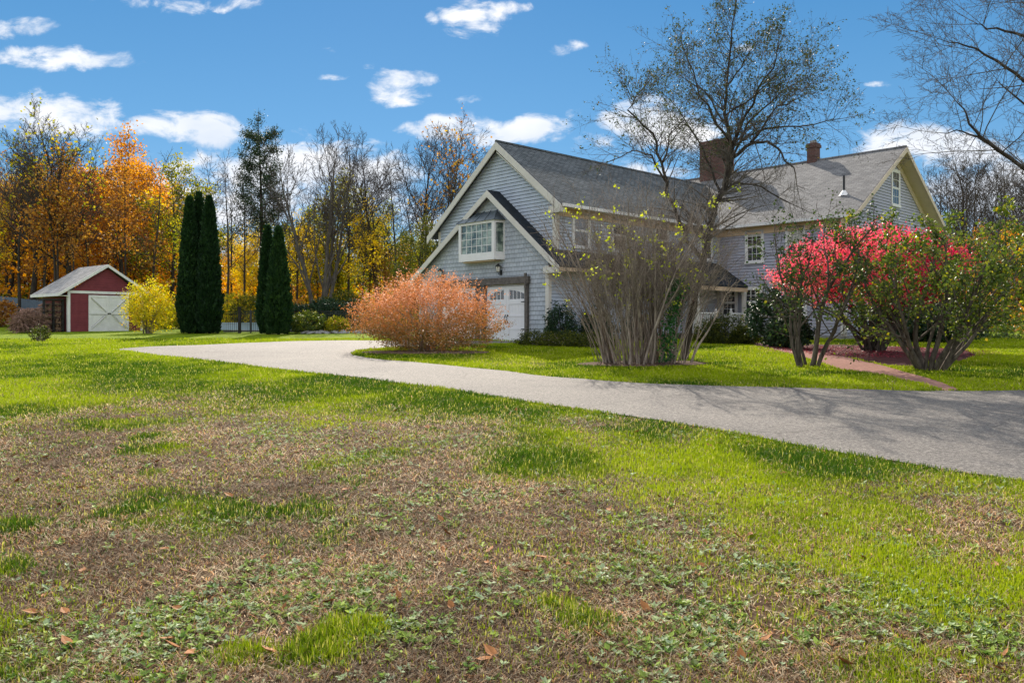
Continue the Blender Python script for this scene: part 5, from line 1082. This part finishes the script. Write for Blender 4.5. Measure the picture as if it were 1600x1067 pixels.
# limbs drawn as real 3D polylines, then grown twigs
def limb_tree(px0, Y0, limbs, P, sprout, seed, name, label, leafm=None, per=0, size=.05, lsel=None, bk='barkd', depth=None, crown_name='crown'):
    rng = random.Random(seed); g = np.random.RandomState(seed); x0 = (px0 - CX) / F * Y0; z0 = g1(x0, Y0); out, tips, small = [], [], []
    def W(px, py, dy): Yq = Y0 + dy; return Vector(((px - CX) / F * Yq - x0, dy, EYE + (HY - py) / F * Yq - z0))
    for pts, r0, r1 in limbs:
        Q = [W(*q) for q in pts]; S = []
        for k in range(len(Q) - 1):
            for t in (0, .34, .67): 
                v = Q[k].lerp(Q[k + 1], t); S.append(v + Vector((rng.gauss(0, .025), rng.gauss(0, .025), rng.gauss(0, .02))))
        S.append(Q[-1]); n = len(S); rad = [r0 + (r1 - r0) * k / (n - 1) for k in range(n)]
        if Q[0].z < .3: S[0] = Vector((Q[0].x, Q[0].y, -.1))
        out.append(([tuple(s) for s in S], rad, 0)); Ltot = sum((S[k + 1] - S[k]).length for k in range(n - 1)); m_ = int(Ltot * sprout)
        for j in range(m_):
            f = rng.uniform(.12 if Q[0].z > 1 else .35, 1.0) * (n - 1.001); i = int(f); q = S[i].lerp(S[i + 1], f - i); d = (S[i + 1] - S[i]).normalized()
            if q.z < 2.2 and Q[0].z < 1: continue
            s1 = d.orthogonal().normalized(); s2 = d.cross(s1); az = rng.uniform(0, 6.28); a = R(rng.uniform(35, 75)); nd_ = d * math.cos(a) + (s1 * math.cos(az) + s2 * math.sin(az)) * math.sin(a) + Vector((0, 0, P.get('bias', .25)))
            grow(rng, q, nd_, P['len'] * rng.uniform(.55, 1.2), max(.008, rad[i] * .4), 0, P, small, tips)
        grow(rng, S[-1], (S[-1] - S[-2]), P['len'] * .7, r1, 0, P, small, tips)
    V1, F1 = tubes(out, (9,)); V2, F2 = tubes(small, (4, 3, 3)); Vs = [V2]; Fs = [F2]; rn = [np.zeros(len(F2))]; mi = [np.zeros(len(F2), int)]
    if leafm:
        sel = [t for t in tips if lsel(t[0][-1], g)]; V, (A, B), r = tip_leaves(g, sel, per, size, .035, 0, .4, .35, 0, .4); Vs.append(V); Fs += [A + len(V2), B + len(V2)]; rn.append(r); mi.append(np.ones(len(r), int))
    cr = np_mesh(crown_name, np.concatenate(Vs), Fs, [M['bark']] + ([M[leafm]] if leafm else []), rnd=np.concatenate(rn), midx=np.concatenate(mi))
    plant(name, (x0, Y0, z0), 0, [('trunk', np_mesh('trunk', V1, F1, [M[bk]], smooth_=True)), (crown_name, cr)], label, 'tree')
Pc = dict(levels=2, len=1.05, n=[5, 4], ang=[40, 45], ratio=[.5, .55], wob=[.09, .14, .18], up=[.0, -.01, -.02], segs=[7, 5, 3], start=[.15, .15], rmin=.0035, rr=.5, taper=[.35, .4, .5], bias=.25)
limb_tree(1068, 20.6, [
    ([(1068,560,0),(1082,480,0),(1098,405,-.1),(1112,350,-.1),(1127,302,0),(1141,258,.1),(1146,225,.1)], 0.098, 0.058),
    ([(1146,225,.1),(1132,180,.2),(1136,135,.1),(1142,62,.2),(1150,5,.1)], 0.049, 0.012),
    ([(1146,225,.1),(1120,195,-.4),(1095,150,-.8),(1075,95,-.9)], 0.039, 0.011),
    ([(1146,225,.1),(1178,160,-.3),(1205,105,-.6),(1218,70,-.7)], 0.039, 0.009),
    ([(1143,250,.1),(1175,222,-.2),(1199,221,-.5),(1222,238,-.9),(1243,272,-1.1)], 0.049, 0.014),
    ([(1175,222,-.2),(1192,201,.2),(1250,198,.4),(1312,186,.3)], 0.036, 0.009),
    ([(1143,250,.1),(1170,190,.9),(1225,140,1.5),(1270,118,1.7)], 0.036, 0.009),
    ([(1127,302,0),(1148,285,.2),(1190,293,.2),(1235,318,.1)], 0.039, 0.012),
    ([(1098,405,-.1),(1068,360,.3),(1042,300,.5),(1034,255,.5),(1020,210,.4),(982,172,.2),(993,152,.2)], 0.055, 0.014),
    ([(1136,135,.1),(1160,105,.5),(1185,60,.8)], 0.025, 0.009),
    ([(1132,180,.2),(1180,150,-.2),(1230,125,-.4)], 0.025, 0.009),
    ([(1175,222,-.2),(1215,170,-.7),(1255,150,-.9)], 0.029, 0.009),
    ([(1130,190,.2),(1100,140,.5),(1065,120,.7)], 0.025, 0.009),
    ([(1040,285,.5),(1018,244,.1),(990,236,-.2),(958,250,-.4)], 0.029, 0.009),
    ([(1034,255,.5),(1050,210,.9),(1070,175,1.2)], 0.029, 0.009),
    ([(1127,302,0),(1105,250,.8),(1080,200,1.6),(1050,160,1.8)], 0.033, 0.009),
    ], Pc, 8.5, 31, 'crabapple_tree', 'tall crabapple with tangled bare twigs and sparse top leaves in front of the house', 'l_crab', 2.4, .05, lambda t, g: g.rand() < np.clip((t[2] - 4.6) / 4.2, 0.0, .75))
Pm = dict(levels=3, len=1.9, n=[5, 4, 3], ang=[38, 40, 40], ratio=[.5, .55, .55], wob=[.06, .1, .14, .18], up=[.01, .01, 0, 0], segs=[7, 5, 4, 3], start=[.15, .15, .1], rmin=.0045, rr=.5, taper=[.4, .4, .5], bias=.1)
limb_tree(1725, 20.5, [
    ([(1725,570,0),(1720,420,0),(1716,250,.1),(1722,60,.2),(1730,-120,.3),(1720,-300,.3)], .24, .12),
    ([(1716,330,0),(1650,290,-.3),(1600,264,-.4),(1540,222,-.5),(1516,192,-.5),(1497,162,-.5)], .075, .014),
    ([(1540,222,-.5),(1505,205,-.3),(1470,208,-.2)], .028, .009),
    ([(1718,190,0),(1650,150,.4),(1600,126,.5),(1555,94,.5),(1510,70,.6),(1470,62,.6)], .065, .010),
    ([(1720,100,0),(1650,72,-.3),(1600,57,-.5),(1555,46,-.6),(1520,38,-.6)], .06, .010),
    ([(1722,20,0),(1650,-5,.2),(1585,-18,.3),(1520,-30,.3)], .06, .010),
    ([(1716,250,0),(1650,215,.7),(1590,150,1.0),(1560,128,1.1)], .05, .010),
    ([(1724,-60,0),(1660,-120,.3),(1600,-170,.4),(1540,-230,.4)], .07, .012),
    ([(1722,-40,0),(1790,-100,.3),(1850,-170,.4)], .07, .012),
    ([(1716,160,0),(1790,110,.3),(1860,60,.4)], .07, .012),
    ], Pm, 2.3, 32, 'bare_tree', 'big leafless tree reaching in from the right edge against the sky', None)

# ================================================================ fallen leaves: each one a thing
rf = random.Random(12)
mb = MB(); mb.face([(0, 0, 0), (.028, .026, .012), (.075, 0, .018), (.045, 0, .004)]); mb.face([(0, 0, 0), (.045, 0, .004), (.075, 0, .018), (.028, -.028, .014)])
mb.face([(0, 0, 0), (-.02, .022, .012), (.028, .026, .012)]); mb.face([(0, 0, 0), (.028, -.028, .014), (-.018, -.02, .010)]); mb.bar((0, 0, .002), (-.035, .004, .006), .003, .003)
lf = mb.build('fallen_leaf', M['l_fall']); first = True
spots = [(588,772),(178,752),(130,765),(262,862),(70,938),(1170,842),(706,958),(880,772),(100,746),(1030,780),(1348,880),(545,858),(410,878),(1010,960),(380,595),(455,600),(1155,845),(940,1005),(1325,1045),(305,1027),(208,655),(668,672),(465,615),(1170,693),(245,726),(700,840),(850,880),(1110,700),(1420,835),(60,600)]
while len(spots) < 95: spots.append((rf.uniform(10, 1590), 640 + 420 * rf.random() ** 1.3))
for px, py in spots:
    x, y = gp(px, py)
    if bool(hard(np.array([x]), np.array([y]))[0]): continue
    o = lf if first else lf.copy()
    if not first: COL.objects.link(o)
    first = False; s_ = rf.uniform(.55, 1.0) ; o.location = (x, y, g1(x, y) + .02); o.rotation_euler = (rf.uniform(-.5, .5), rf.uniform(-.7, .3), rf.uniform(0, 6.28)); o.scale = (s_, s_, s_)
    tag(o, 'curled brown autumn leaf lying on the front lawn', 'leaf', 'fallen leaves scattered on the front lawn')
